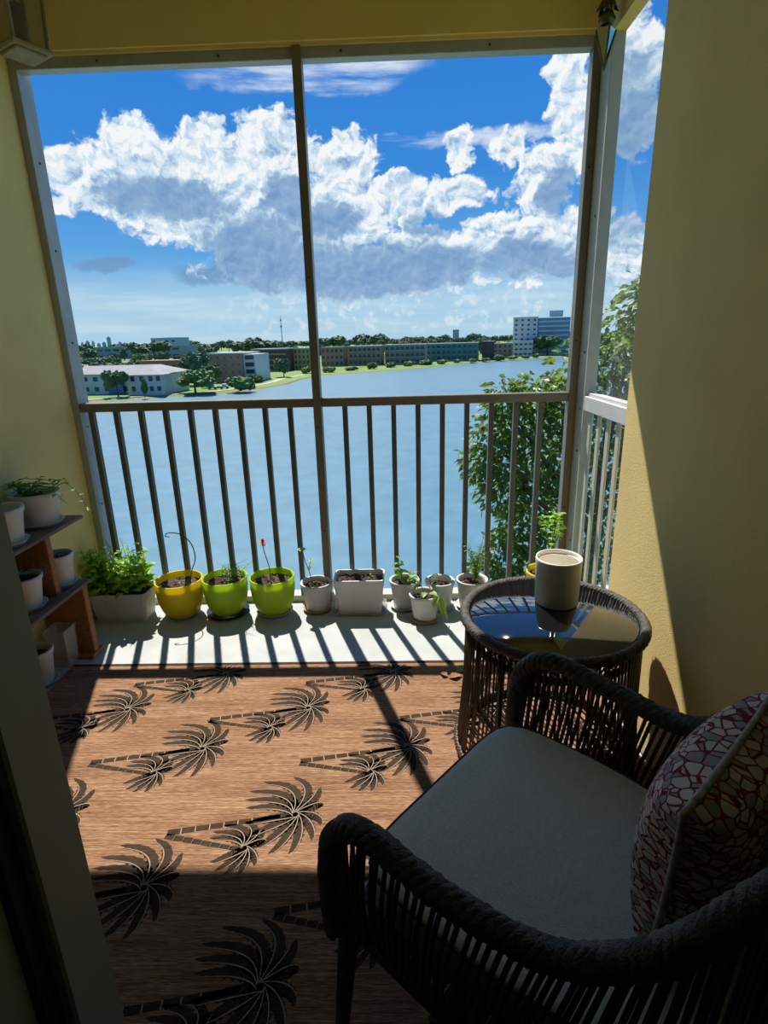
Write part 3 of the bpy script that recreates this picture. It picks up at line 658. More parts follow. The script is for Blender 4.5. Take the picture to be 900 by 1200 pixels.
for k in range(4):
    q = pi/4+k*pi/2; mb = MB()
    mb.tube([(.255*cos(q), .255*sin(q), .470), (.278*cos(q), .278*sin(q), .02)], .008, 8)
    mb.build('frame_post', 'metal_dark', tb)
cup = thing('ceramic_pot', 'empty white ceramic cylinder pot standing on black glass table', 'pot', (0.508, 1.66, RZ+.4855))
mb = MB(); mb.lathe([(0, 0), (.064, 0), (.068, .004), (.0715, .14), (.0725, .150), (.0715, .156), (.068, .156), (.066, .150), (.064, .02), (0, .014)], 48); mb.build('pot_body', 'ceramic', cup)
mb = MB(); mb.lathe([(.0655, .139), (.0652, .143), (.0635, .144), (.0632, .139), (.0655, .136)], 48); mb.build('inner_rim', 'ceramic', cup)

# ------------------------------------------------------------------ wicker armchair
ch = thing('wicker_armchair', 'dark woven wicker armchair with grey seat cushion in front of the camera', 'armchair', (0.112, 0.903, RZ), 0.852)
half = [(.301, .047, .34), (.304, .050, .43), (.304, .045, .52), (.304, .020, .576), (.304, -.040, .612), (.298, -.18, .600), (.275, -.32, .602), (.258, -.42, .675), (.232, -.49, .775), (.15, -.545, .835)]
pts = [(-x, y, z) for x, y, z in half]+[(0, -.565, .852)]+half[::-1]
pts = [(-x, y, z) for x, y, z in pts]
rim = crom(pts, 16)
mb = MB(); mb.braid(rim, .0215, 4, .06, 6); mb.build('arm_and_back_rim', 'rope', ch)
# seat rail loop
sr = [(.285, .045), (.285, -.18), (.265, -.34), (.225, -.46), (.13, -.515), (0, -.53)]
loop = [(x, y, .352) for x, y in sr]+[(-x, y, .352) for x, y in sr[-2::-1]]
loopc = crom(loop, 10)
mb = MB(); mb.tube(loopc+[(-.2, .047, .352), (0, .049, .352), (.2, .047, .352)], .014, 8, closed=True); mb.build('seat_frame', 'metal_dark', ch)
mb = MB()
for i in range(25):
    y = .04-.56*i/24; w = .27 if y > -.2 else .27-.13*((-.2-y)/.32)**1.6
    mb.box(-w, w, y-.009, y+.009, .356, .362)
mb.build('seat_base', 'wicker', ch)
# strands between rim and seat rail
def resample(P, n):
    P = [Vector(p) for p in P]; d = [0]
    for i in range(1, len(P)): d.append(d[-1]+(P[i]-P[i-1]).length)
    out = []; j = 0
    for k in range(n):
        t = d[-1]*k/(n-1)
        while j < len(P)-2 and d[j+1] < t: j += 1
        u = (t-d[j])/(d[j+1]-d[j]); out.append(P[j].lerp(P[j+1], u))
    return out
i0 = next(i for i, p in enumerate(rim) if p.z > .575); i1 = len(rim)-1-i0
top = resample(rim[i0:i1+1], 124); bot = resample(loopc, 124)
rs = random.Random(41)
for name, a, b in (('side_weave', 0, 44), ('back_weave', 44, 80), ('side_weave', 80, 124)):
    mb = MB()
    for k in range(a, b):
        p, q = top[k], bot[k]; off = Vector((rs.uniform(-.003, .003), rs.uniform(-.003, .003), 0))
        m_ = (p+q)/2+Vector((0.012*(1 if p.x > 0 else -1)*(abs(p.x) > .2), -.012*(abs(p.x) <= .2), 0))+off
        mb.tube(crom([p+off, m_, q], 4), .0042, 5)
    # two woven cross bands tying the strands near the seat
    for zf in (.10, .16):
        mb.tube([bot[k].lerp(top[k], zf)+Vector((0.006*(1 if k % 2 else -1), 0, 0)) for k in range(a, b)], .0035, 5)
    mb.build(name, 'wicker', ch)
# front arches: extra strands in the hoop of each arm front
for s_ in (-1, 1):
    mb = MB()
    for k in range(4):
        y = .030-.017*k
        mb.tube([(s_*.303, y-.004, .575-.008*(3-k)), (s_*.296, y+.002, .352)], .0042, 5)
    mb.build('front_weave', 'wicker', ch)
for x, y, x2, y2 in ((.285, .03, .300, .062), (-.285, .03, -.300, .062), (.235, -.44, .262, -.50), (-.235, -.44, -.262, -.50)):
    mb = MB(); mb.tube([(x, y, .355), ((x+x2)/2, (y+y2)/2, .18), (x2, y2, .0022)], [.019, .016, .012], 12); mb.build('leg', 'metal_dark', ch)
# cushion
def outline(k, n=72, ex=7.5):
    q = 2*pi*k/n; c, s_ = cos(q), sin(q)
    r = (abs(c)**ex+abs(s_)**ex)**(-1/ex); u, v = r*c, r*s_
    y = -.225+.275*v; w = .258 if y > -.15 else .258-.055*((-.15-y)/.35)**1.5
    return u*w, y
mb = MB(); n = 72; vs = []; fs = []
ringsz = [(.90, .364), (.985, .372), (1.0, .386), (1.0, .436), (.99, .449), (.965, .4545), (.9, .457), (.75, .460), (.5, .463), (.25, .464)]
for s_, z in ringsz:
    for k in range(n):
        x, y = outline(k); vs.append((x*s_, (y+.225)*s_-.225, z))
for i in range(len(ringsz)-1):
    for k in range(n): fs.append((i*n+k, i*n+(k+1) % n, (i+1)*n+(k+1) % n, (i+1)*n+k))
vs.append((0, -.225, .4645)); c = len(vs)-1; L0 = (len(ringsz)-1)*n
for k in range(n): fs.append((L0+k, L0+(k+1) % n, c))
fs.append(tuple(range(n))[::-1]); mb.add(vs, fs, 0, True); cu = mb.build('seat_cushion', 'cushion', ch)
mb = MB()
for z in (.447, .375): mb.tube([(outline(k)[0]*.995, (outline(k)[1]+.225)*.995-.225, z) for k in range(n)], .0042, 6, closed=True)
mb.build('piping', 'piping', cu)

# throw pillow
def to_world(lat, s_, z): return Vector((0.112+.6586*lat+.7525*s_, 0.903+.7525*lat-.6586*s_, z+RZ))
pw = thing('throw_pillow', 'white and grey throw pillow with red net print leaning in the armchair', 'pillow', to_world(.078, .418, .604), 0.852)
pw.rotation_euler = Euler((radians(3), radians(1), 0.75), 'XYZ')
mb = MB(); n = 24; A, B, T = .190, .138, .085
def pp(i, j, sg):
    u, v = -1+2*i/n, -1+2*j/n
    f = max(0, (1-u*u)*(1-v*v))
    x = A*u*(1-.07*(1-v*v)*u*u); z = B*v*(1-.07*(1-u*u)*v*v)
    return (x, sg*(T*f**.36+.001), z)
vs = [pp(i, j, 1) for i in range(n+1) for j in range(n+1)]+[pp(i, j, -1) for i in range(n+1) for j in range(n+1)]
o2 = (n+1)**2; fs = []
for i in range(n):
    for j in range(n):
        a = i*(n+1)+j; fs.append((a, a+1, a+n+2, a+n+1)); a += o2; fs.append((a, a+n+1, a+n+2, a+1))
mb.add(vs, fs, 0, True); pb = mb.build('pillow_cover', 'pillow', pw)
edge = [pp(i, 0, 0) for i in range(n)]+[pp(n, j, 0) for j in range(n)]+[pp(n-i, n, 0) for i in range(n)]+[pp(0, n-j, 0) for j in range(n)]
edge = [(x, 0, z) for x, y, z in edge]
mb = MB(); mb.tube(edge, .0055, 8, closed=True); mb.build('piping', 'pillow_piping', pb)

cr = thing('floor_crate', 'low red brown crate on the floor between armchair and wall', 'crate', (0.68, 1.10, RZ+0.0005))
mb = MB(); mb.box(-.085, .085, -.13, .13, 0.008, .016)
for (b) in ((-.09, .09, -.142, -.13, .008, .14), (-.09, .09, .13, .142, .008, .14), (-.09, -.08, -.13, .13, .008, .14), (.08, .09, -.13, .13, .008, .14)): mb.box(*b, bev=.002)
mb.build('crate_body', 'crate', cr)
mb = MB(); mb.box(-.075, .075, -.12, .11, .0165, .075, bev=.02); mb.box(-.07, .07, -.10, .10, .072, .118, bev=.02)
o = mb.build('folded_cloth', 'cloth_blue', None, (0.68, 1.10, RZ+0.0005)); tag(o, 'folded grey cloth lying inside the red brown crate', 'cloth')

# ------------------------------------------------------------------ outside: lake, banks
M['lake'] = mat('lake_water', (0.085, 0.20, 0.255, 1), 0.35, var=.12, scale=.5, bump=0.8, bscale=1.6, spec=0.4)
M['lawn'] = mat('lawn_grass', (0.10, 0.20, 0.025, 1), 0.9, col2=(0.17, 0.26, 0.04, 1), scale=0.08)
M['bank'] = mat('bank_grass', (0.20, 0.20, 0.07, 1), 0.9, col2=(0.14, 0.20, 0.04, 1), scale=0.2)
M['path'] = mat('pale_path', (0.42, 0.38, 0.28, 1), 0.9)
SHORE = [(-700, 60), (-200, 95), (-80, 124), (-65, 136), (-47, 145), (-39, 158), (-34, 175), (-33, 194), (-30, 217), (-12, 232), (14, 258), (18, 268), (43, 303), (65, 325), (104, 358), (135, 390), (190, 438), (320, 520), (700, 600), (2500, 800)]
mb = MB(); mb.box(-700, 2500, -60, 1000, -11.5, -11.0)
tag(struct(mb.build('lake', 'lake')), 'wide blue lake below the balcony', 'lake')
mb = MB(); vs = []; 
sp = [Vector((x, y, 0)) for x, y in SHORE]
for p in sp:
    d = p.normalized(); vs += [(p.x, p.y, -11.2), (p.x+d.x*3, p.y+d.y*3, -10.6), (p.x+d.x*40, p.y+d.y*40, -10.4), (d.x*9000, max(d.y, .05)*9000, -10.4)]
fs = []; mi = []
for i in range(len(sp)-1):
    for k in range(3): fs.append((4*i+k, 4*i+4+k, 4*i+5+k, 4*i+1+k)); mi.append(1 if k == 0 else 0)
mb.add(vs, fs); mb.m = mi
tag(struct(mb.build('far_bank', ['lawn', 'bank'])), 'green lawn of the far bank beyond the lake', 'land')
mb = MB(); mb.box(-60, 60, -60, 14, -11.4, -10.6)
tag(struct(mb.build('near_bank', 'bank')), 'grassy near bank below the balcony', 'land')
def strip(pts, w, z):
    mb = MB(); P = crom([(x, y, z) for x, y in pts], 6); vs = []
    for i, p in enumerate(P):
        t = P[min(i+1, len(P)-1)]-P[max(i-1, 0)]; t.normalize(); a = Vector((-t.y, t.x, 0))
        vs += [p+a*w/2, p-a*w/2, p+a*w/2+Vector((0, 0, .06)), p-a*w/2+Vector((0, 0, .06))]
    for i in range(len(P)-1):
        o = i*4; mb.f += [(o+2, o+3, o+7, o+6), (o, o+2, o+6, o+4), (o+1, o+5, o+7, o+3)]; mb.m += [0]*3; mb.sm += [False]*3
    mb.v = [tuple(v) for v in vs]; return mb
tag(struct(strip([(-110, 120), (-82, 130), (-66, 140), (-50, 150), (-44, 163), (-40, 180), (-40, 200), (-36, 222)], 2.2, -10.52).build('path', 'path')), 'pale footpath curving along the far bank', 'path')

# ------------------------------------------------------------------ trees
M['tree_leaf'] = leaf_mat('tree_leaf', (0.075, 0.13, 0.025, 1), (0.28, 0.42, 0.05, 1), 0.35, .5, 3)
M['bark'] = mat('bark', (0.10, 0.075, 0.05, 1), 0.9, var=0.3, scale=8, bump=.5)
M['far_leaf'] = mat('far_leaf', (0.035, 0.085, 0.018, 1), 0.8, col2=(0.085, 0.15, 0.035, 1), scale=0.7, bump=1.0, bscale=1.5)
M['far_leaf_yellow'] = mat('far_leaf_bright', (0.07, 0.14, 0.02, 1), 0.8, col2=(0.15, 0.22, 0.05, 1), scale=0.7, bump=1.0, bscale=1.5)
M['far_leaf_blue'] = mat('far_leaf_deep', (0.05, 0.10, 0.045, 1), 0.8, col2=(0.09, 0.15, 0.07, 1), scale=0.25)  # bluer, greyer green: distance haze put into the leaf colour
tr = thing('broadleaf_tree', 'large glossy broadleaf tree rising beside the right corner of the balcony', 'tree', (3.2, 9.2, -10.6))
rs = random.Random(51)
CL = [(3.5, 9.1, 1.15, .75), (3.1, 9.4, .55, .75), (2.75, 9.2, .15, .55), (2.15, 9.0, .42, .38), (1.72, 9.0, .38, .36), (2.0, 9.1, -.05, .5), (1.55, 9.0, -.22, .42), (1.35, 9.0, -.62, .34), (2.4, 9.2, -.6, .75), (3.2, 9.2, -.5, .9),
      (1.75, 9.0, -.75, .45), (1.75, 9.1, -1.2, .42), (2.5, 9.2, -1.4, .75), (3.4, 9.2, -1.7, .95), (2.1, 9.2, -1.9, .5), (1.75, 9.0, -2.25, .42), (2.7, 9.2, -2.5, .8), (1.55, 9.1, -2.75, .42), (1.95, 9.1, -3.0, .55), (2.9, 9.2, -3.5, .9),
      (1.8, 9.2, -3.7, .55), (2.3, 9.3, -4.4, .8), (3.4, 9.3, -4.6, 1.0), (4.2, 9.3, .9, .9), (4.4, 9.3, -.6, 1.0), (4.5, 9.3, -2.4, 1.1), (4.4, 9.3, -4.0, 1.1), (3.9, 9.0, 1.75, .55), (4.7, 9.4, 1.9, .7)]
ml = MB()
for cx, cy, cz, r in CL:
    for _ in range(int(820*r**1.7)+110):
        while True:
            v = Vector((rs.gauss(0, 1), rs.gauss(0, 1), rs.gauss(0, 1)))
            if v.length > .1: break
        v.normalize(); rad = r*(rs.random()**.35)*rs.uniform(.85, 1.1)
        p = Vector((cx-3.2, cy-9.2, cz+10.6))+Vector((v.x*rad, v.y*rad*.9, v.z*rad))
        d = Vector((v.x+rs.uniform(-.8, .8), v.y+rs.uniform(-.8, .8), v.z*.4-.35+rs.uniform(-.5, .5)))
        ml.kite(p, d, rs.uniform(.10, .18), rs.uniform(.055, .085), rs.uniform(0, 6.28))
ml.build('foliage', 'tree_leaf', tr)
mb = MB(); mb.tube(crom([(.2, .2, 0), (.15, .1, 3), (.1, 0, 6), (.2, .05, 9.2), (.4, 0, 11.2)], 6), [.24-.0085*i for i in range(25)], 10)
for cx, cy, cz, r in CL[::2]:
    e = Vector((cx-3.2, cy-9.2, cz+10.6)); b0 = Vector((.12, .05, max(2.5, min(9, e.z-1.2))))
    mb.tube(crom([b0, (b0+e)/2+Vector((0, 0, -.15)), e], 5), [.06-.004*i for i in range(11)], 6)
mb.build('trunk', 'bark', tr)

def crown_mesh(seed, kind):
    rs = random.Random(seed); mb = MB(); import bmesh
    bm = bmesh.new(); n = {'round': 9, 'tall': 8, 'flat': 10, 'bush': 6}[kind]
    for k in range(n):
        if kind == 'round': c = Vector((rs.uniform(-.34, .34), rs.uniform(-.34, .34), .62+rs.uniform(-.14, .22))); r = rs.uniform(.18, .28)
        elif kind == 'tall': c = Vector((rs.uniform(-.16, .16), rs.uniform(-.16, .16), .35+.5*k/n)); r = rs.uniform(.14, .2)*(1.15-.55*k/n)
        elif kind == 'flat': c = Vector((rs.uniform(-.5, .5), rs.uniform(-.5, .5), .7+rs.uniform(-.08, .12))); r = rs.uniform(.16, .24)
        else: c = Vector((rs.uniform(-.4, .4), rs.uniform(-.4, .4), .35+rs.uniform(-.1, .2))); r = rs.uniform(.25, .36)
        g = bmesh.ops.create_icosphere(bm, subdivisions=3, radius=r)
        for v in g['verts']: v.co = v.co*rs.choice((.72, .85, .95, 1.05, 1.25))+c
    bm.verts.ensure_lookup_table(); bm.verts.index_update()
    mb.add([v.co for v in bm.verts], [[v.index for v in f.verts] for f in bm.faces], 0, False); bm.free()
    mb.tube([(0, 0, -.02), (.01, .01, .3), (0, 0, .62)], [.035, .028, .015], 6, 1)
    return mb
PROTO = {}
for kind, sd, leafm in (('round', 1, 'far_leaf'), ('round', 2, 'far_leaf_yellow'), ('tall', 3, 'far_leaf'), ('flat', 4, 'far_leaf'), ('bush', 5, 'far_leaf_yellow'), ('round', 6, 'far_leaf_blue'), ('flat', 7, 'far_leaf_blue'), ('tall', 8, 'far_leaf_blue')):
    o = crown_mesh(sd, kind).build('tree_mesh', [leafm, 'bark']); PROTO[(kind, sd)] = o.data; bpy.data.objects.remove(o)
PK = list(PROTO)
def tree(x, y, h, w, key, label, cat='tree', group=None, name='tree', z=-10.45):
    o = bpy.data.objects.new(name, PROTO[key]); COL.objects.link(o)
    o.location = (x, y, z); o.scale = (w, w, h); o.rotation_euler = (0, 0, random.random()*6.28)
    return tag(o, label, cat, group)
# named trees of the near part of the far bank
tree(-70.3, 141.4, 6.2, 5.4, ('round', 1), 'dark leafy tree in front of the white building, left end', name='shade_tree')
tree(-62.5, 139, 4.8, 3.2, ('tall', 3), 'slim small tree before the middle of the white building', name='slim_tree')
tree(-52.5, 147, 5.6, 8.5, ('round', 2), 'broad bright green tree at the right end of the white building', name='broad_tree')
tree(-41.5, 151, 4.4, 6.0, ('bush', 5), 'round bright bush on the shore right of the white building', cat='bush', name='shore_bush')
tree(-63, 177, 9.6, 8.5, ('round', 6), 'tall dark round tree behind the white building before the brick blocks', name='round_tree')
tree(-55, 168, 6.2, 6.5, ('round', 1), 'low dark tree beside the pinkish brick block', name='low_tree')
tree(-84, 170, 7.5, 9, ('round', 1), 'large dark tree behind the white building roof at its left', name='large_tree')
tree(-100, 173, 7.0, 8, ('round', 6), 'dense dark tree nearest the left screen post', name='dense_tree')
tree(-41, 208, 6.4, 6.0, ('round', 6), 'round grey green tree standing on the bright lawn', name='lawn_tree')
tree(-45, 182, 3.0, 3.5, ('bush', 5), 'dark shrub at the foot of the pinkish brick block', cat='bush', name='corner_shrub')
tree(97, 372, 11.5, 15, ('round', 1), 'big dark round tree in front of the white tower', name='round_tree')
for i in range(15):
    t_ = i/14; x = -36+t_*118; y = 228+t_*(118 if i < 9 else 110)+rnd(-2, 2)
    tree(x, y, rnd(1.8, 3.6), rnd(3, 5), ('bush', 5), 'small shrub along the far waterline', 'bush', 'shrubs along the far waterline', name='waterline_shrub')
OCC = []
for (x0, y0, x1, y1, dep) in ((-90, 151, -59.5, 149.5, 11), (-92, 204, -63, 201, 12), (-61, 185, -49.5, 184.5, 20), (-63.5, 253, -47, 251, 14), (-47.5, 259, -38.5, 258, 14), (-345, 625, -222, 592, 30), (-297, 700, -262, 690, 25),
                             (-37.5, 289, 14.5, 286.5, 15), (16.5, 320, 53.5, 323.5, 16), (58, 347, 69, 344.5, 12), (77, 384, 112, 380.7, 24), (72, 369, 86, 366, 12), (170, 1735, 188, 1733, 20), (-92, 470, -91, 470, 2)):
    n_ = max(1, int(math.hypot(x1-x0, y1-y0)/max(dep, 3)*2))
    for k in range(n_+1): OCC.append((x0+(x1-x0)*k/n_, y0+(y1-y0)*k/n_+dep/2, dep*.6))
for o in list(S.objects):
    if o.name.split('.')[0] in ('shade_tree', 'slim_tree', 'broad_tree', 'shore_bush', 'round_tree', 'low_tree', 'large_tree', 'dense_tree', 'lawn_tree', 'corner_shrub'): OCC.append((o.location.x, o.location.y, o.scale.x*.6))
def scatter(n, pos, size, keys, label, group, name):
    for i in range(n):
        for _ in range(60):
            x, y = pos(i/n); h, w = size(x, y); key = random.choice(keys); rad = w*(.78 if key[0] == 'flat' else .3 if key[0] == 'tall' else .62)
            if all((x-a)**2+(y-b)**2 > (rad+r_)**2 for a, b, r_ in OCC): break
        else: continue
        OCC.append((x, y, rad)); tree(x, y, h, w, key, label, 'tree', group, name)
scatter(40, lambda t: (-60+t*150+rnd(-6, 6), 305+t*75+rnd(0, 110)), lambda x, y: (rnd(7.5, 12), rnd(7, 11)), [('round', 1), ('round', 6), ('tall', 3), ('flat', 4)], 'tree rising behind the row of lakeside apartment blocks', 'trees behind the apartment blocks', 'background_tree')
scatter(34, lambda t: ((lambda x: (x, 215+rnd(0, 170)+abs(x)*.3))(rnd(-200, -55))), lambda x, y: (rnd(4.5, 7.0)+max(0, y-300)*.012, rnd(6, 10)), [('round', 1), ('round', 6), ('flat', 7), ('round', 2)], 'tree among the buildings on the left side of the far bank', 'trees among the left buildings', 'background_tree')
def far_size(x, y):
    h = rnd(9, 15)*(1+math.hypot(x, y)/3500); return h, h*rnd(1.0, 1.9)
scatter(170, lambda t: ((lambda a, d: (d*sin(a), d*cos(a)))(radians(rnd(-36, 34)), rnd(440, 1550))), far_size, [('round', 6), ('flat', 7), ('tall', 8), ('flat', 7)], 'tree of the distant green belt below the horizon', 'trees of the distant green belt', 'distant_tree')
mb = MB(); rs = random.Random(61)
for i in range(220):
    a = radians(rs.uniform(-40, 40)); d = rs.uniform(1950, 3700); w = rs.uniform(40, 120); h = rs.uniform(9, 17)+d*.0012
    c = Vector((d*sin(a), d*cos(a), -10.5)); mb.lathe([(w*.5, 0), (w*.52, h*.5), (w*.4, h*.85), (w*.15, h), (0, h)], 9, c, 0, False)
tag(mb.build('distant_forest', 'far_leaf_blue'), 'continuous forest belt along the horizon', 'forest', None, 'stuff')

# ------------------------------------------------------------------ buildings on the far bank
M['b_white'] = mat('white_render', (0.55, 0.56, 0.52, 1), 0.8, var=.06, scale=.3)
M['b_pink'] = mat('pink_brick', (0.40, 0.22, 0.16, 1), 0.9, var=.12, scale=.5)
M['b_red'] = mat('red_brick', (0.33, 0.16, 0.11, 1), 0.9, var=.12, scale=.5)
M['b_brown'] = mat('brown_render', (0.12, 0.085, 0.065, 1), 0.9, var=.12, scale=.5)
M['b_yellow'] = mat('ochre_render', (0.42, 0.30, 0.13, 1), 0.9, var=.1, scale=.5)
M['b_tan'] = mat('tan_render', (0.33, 0.24, 0.16, 1), 0.9, var=.1, scale=.5)
M['b_grey'] = mat('grey_render', (0.26, 0.27, 0.24, 1), 0.9, var=.1, scale=.5)
M['b_teal'] = mat('teal_render', (0.10, 0.24, 0.26, 1), 0.9, var=.1, scale=.5)
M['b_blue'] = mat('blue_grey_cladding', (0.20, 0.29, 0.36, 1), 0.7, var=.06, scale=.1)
M['b_haze'] = mat('pale_blue_concrete', (0.30, 0.42, 0.55, 1), 0.8)  # pale blue carries the distance haze over far towers
M['roof_grey'] = mat('grey_roof', (0.26, 0.26, 0.27, 1), 0.8, var=.12, scale=.4)
M['roof_white'] = mat('white_roof', (0.50, 0.52, 0.52, 1), 0.8, var=.1, scale=.4)
M['roof_red'] = mat('red_roof', (0.28, 0.13, 0.10, 1), 0.8, var=.1, scale=.4)
M['win'] = mat('dark_window', (0.03, 0.045, 0.06, 1), 0.15)
M['win_blue'] = mat('blue_door', (0.05, 0.12, 0.30, 1), 0.4)
ZG = -10.45
def block(name, label, x0, y0, x1, y1, dep, h, wall, roof, floors, cols, win='win', hip=False, balcony=None, slab=None, ww=.45, wh=.5, group=None):
    """front face runs (x0,y0)->(x1,y1), facing the lake; depth goes away from it"""
    L = sqrt((x1-x0)**2+(y1-y0)**2); rz = math.atan2(y1-y0, x1-x0)
    t = thing(name, label, 'building', (x0, y0, ZG), rz, group)
    mb = MB(); mb.box(0, L, 0, dep, -.05, h); mb.build('wall', wall, t)
    if hip:
        e = .7; rh = h+2.0; mb = MB()
        mb.add([(-e, -e, h), (L+e, -e, h), (L+e, dep+e, h), (-e, dep+e, h), (dep*.45, dep/2, rh), (L-dep*.45, dep/2, rh)], [(0, 1, 5, 4), (1, 2, 5), (2, 3, 4, 5), (3, 0, 4), (0, 3, 2, 1)]); mb.build('roof', roof, t)
    else:
        mb = MB(); mb.box(-.25, L+.25, -.25, dep+.25, h, h+.45); mb.build('roof', roof, t)
    fh = h/floors; cw = L/cols
    for f in range(floors):
        for c in range(cols):
            x = (c+.5)*cw; z = (f+.5)*fh
            mb = MB(); mb.box(x-cw*ww/2, x+cw*ww/2, -.10, .05, z-fh*wh/2, z+fh*wh/2); mb.build('window', win, t)
        if slab:
            mb = MB(); mb.box(0, L, -1.0, .0, f*fh+fh*.02, f*fh+fh*.30); mb.build('balcony', slab, t)
    if cols >= 3 and floors <= 4:
        d = [(0, k) for k in range(3)]
    return t
b = block('apartment_building', 'white two storey building with grey hipped roof at the left shore', -90, 151, -59.5, 149.5, 11, 5.2, 'b_white', 'roof_grey', 2, 11, hip=True, ww=.42, wh=.42)
mb = MB(); mb.box(13.5, 17.5, -.9, -.1, 0, 4.9); mb.build('entrance_bay', 'win_blue', b)
mb = MB(); mb.box(21, 30.5, -5.0, -.1, -.05, 5.0); mb.build('wing', 'b_white', b)
mb = MB(); mb.add([(20.4, -5.7, 5.0), (31.1, -5.7, 5.0), (31.1, 3, 5.0), (20.4, 3, 5.0), (25.7, -1, 6.6), (25.7, 5.5, 7.2)], [(0, 1, 4), (1, 2, 5, 4), (2, 3, 5), (3, 0, 4, 5)]); mb.build('wing_roof', 'roof_grey', b)
for f in range(2):
    for x in (22.6, 25, 27.4, 29.4):
        mb = MB(); mb.box(x-.5, x+.5, -5.1, -4.98, .9+f*2.5, 2.1+f*2.5); mb.build('window', 'win', b)
block('apartment_building', 'long low red brick building behind the white one', -92, 204, -63, 201, 12, 6.6, 'b_red', 'roof_red', 2, 10, ww=.35, wh=.35)
b = block('apartment_building', 'pinkish brick four storey block with white balcony bay beside the lake', -61, 185, -49.5, 184.5, 20, 8.9, 'b_pink', 'roof_white', 4, 5, ww=.14, wh=.2)
mb = MB(); mb.box(11.6, 15.5, .8, 18, 0, 8.7); mb.build('balcony_bay', 'b_white', b)
for f in range(4):
    mb = MB(); mb.box(12.2, 15.0, .70, .9, .5+f*2.18, 1.8+f*2.18); mb.build('bay_window', 'win', b)
block('apartment_building', 'dark brown four storey block right of the pinkish one', -63.5, 253, -48, 251.2, 14, 9.3, 'b_brown', 'roof_white', 4, 7, slab='b_tan', ww=.6)
block('apartment_building', 'ochre yellow block directly left of the mullion', -46.0, 259, -38.6, 258, 14, 9.2, 'b_yellow', 'roof_white', 4, 4, ww=.4)
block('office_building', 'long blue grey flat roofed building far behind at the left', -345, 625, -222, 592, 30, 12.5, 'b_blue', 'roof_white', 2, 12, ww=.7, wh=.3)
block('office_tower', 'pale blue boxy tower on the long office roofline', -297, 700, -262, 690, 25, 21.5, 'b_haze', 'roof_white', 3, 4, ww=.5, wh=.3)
block('apartment_building', 'orange tan block directly right of the mullion', -37.5, 289, -26.2, 287.6, 14, 9.0, 'b_tan', 'roof_grey', 3, 5, ww=.5)
block('apartment_building', 'tan and grey block second right of the mullion', -23.8, 290, -7.6, 288.2, 14, 9.2, 'b_grey', 'roof_white', 3, 7, slab='b_tan', ww=.6)
block('apartment_building', 'grey block with wide balconies left of the teal one', -5.5, 289, 14.5, 286.5, 14, 9.4, 'b_grey', 'roof_white', 3, 8, slab='b_grey', ww=.65)
block('apartment_building', 'teal three storey block beside the lake', 16.5, 320, 44.5, 315, 15, 9.2, 'b_teal', 'roof_white', 3, 10, slab='b_teal', ww=.6)
block('apartment_building', 'dark brown narrow block at the right end of the teal one', 48.3, 325, 54.8, 323.8, 15, 9.6, 'b_brown', 'roof_grey', 3, 3, ww=.4)
block('apartment_building', 'small pinkish block between the dark block and white tower', 58, 347, 69, 344.5, 12, 8.2, 'b_pink', 'roof_white', 3, 4, ww=.4)
b = block('apartment_tower', 'white eight storey tower at the end of the lake', 77, 384, 92, 380.7, 22, 23.6, 'b_white', 'roof_white', 8, 4, ww=.35, wh=.4)
mb = MB(); mb.box(15.3, 35.5, 1.6, 22, -.05, 23.2); mb.build('wing', 'b_blue', b)
for f in range(8):
    mb = MB(); mb.box(16, 35, .9, 1.6, f*2.9+.1, f*2.9+1.15); mb.build('balcony', 'b_white', b)
mb = MB(); mb.box(22.5, 31, 6, 14, 24, 27.6); mb.build('lift_housing', 'b_white', b)
block('podium_building', 'low pale block at the foot of the white tower', 72, 369, 86, 366, 12, 8.8, 'b_white', 'roof_white', 3, 5, ww=.6, wh=.35)
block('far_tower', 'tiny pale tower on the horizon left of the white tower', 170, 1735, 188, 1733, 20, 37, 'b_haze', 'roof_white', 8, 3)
rs = random.Random(71)
for k in range(13):
    a = radians(-29.9+k*.43); d = 3900; h = 12+rs.uniform(25, 62)*(1.0 if k < 9 else .6); w = rs.uniform(13, 23)
    x, y = d*sin(a), d*cos(a)
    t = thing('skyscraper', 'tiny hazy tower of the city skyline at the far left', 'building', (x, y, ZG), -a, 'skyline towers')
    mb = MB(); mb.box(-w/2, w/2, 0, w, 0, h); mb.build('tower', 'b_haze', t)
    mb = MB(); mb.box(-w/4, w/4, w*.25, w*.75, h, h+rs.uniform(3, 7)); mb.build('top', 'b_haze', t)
ms = thing('radio_mast', 'thin grey radio mast left of the mullion', 'mast', (-92, 470, ZG))
mb = MB(); mb.tube([(0, 0, 0), (0, 0, 33)], [.45, .22], 8); mb.build('mast_pole', 'b_grey', ms)
mb = MB(); mb.box(-.6, .6, -.6, .6, 24, 25.5); mb.box(-.5, .5, -.5, .5, 29, 30.2); mb.build('antenna', 'b_grey', ms)
for k, (x, y, rz) in enumerate(((-51.5, 158, .1), (-48.4, 159, .15))):
    t = thing('car', ['pale parked car on the left, beside the white building', 'pale parked car on the right, beside the white building'][k], 'car', (x, y, ZG), rz)
    mb = MB(); mb.box(-1.2, 1.2, -.8, .8, .35, .85, bev=.15); mb.box(-.7, .6, -.7, .7, .84, 1.4, bev=.2); mb.build('body', 'b_white', t)
    for wx in (-.8, .8):
        for wy in (-.78, .78):
            mb = MB(); mb.tube([(wx, wy-.08, .3), (wx, wy+.08, .3)], .3, 12); mb.build('wheel', 'metal_dark', t)

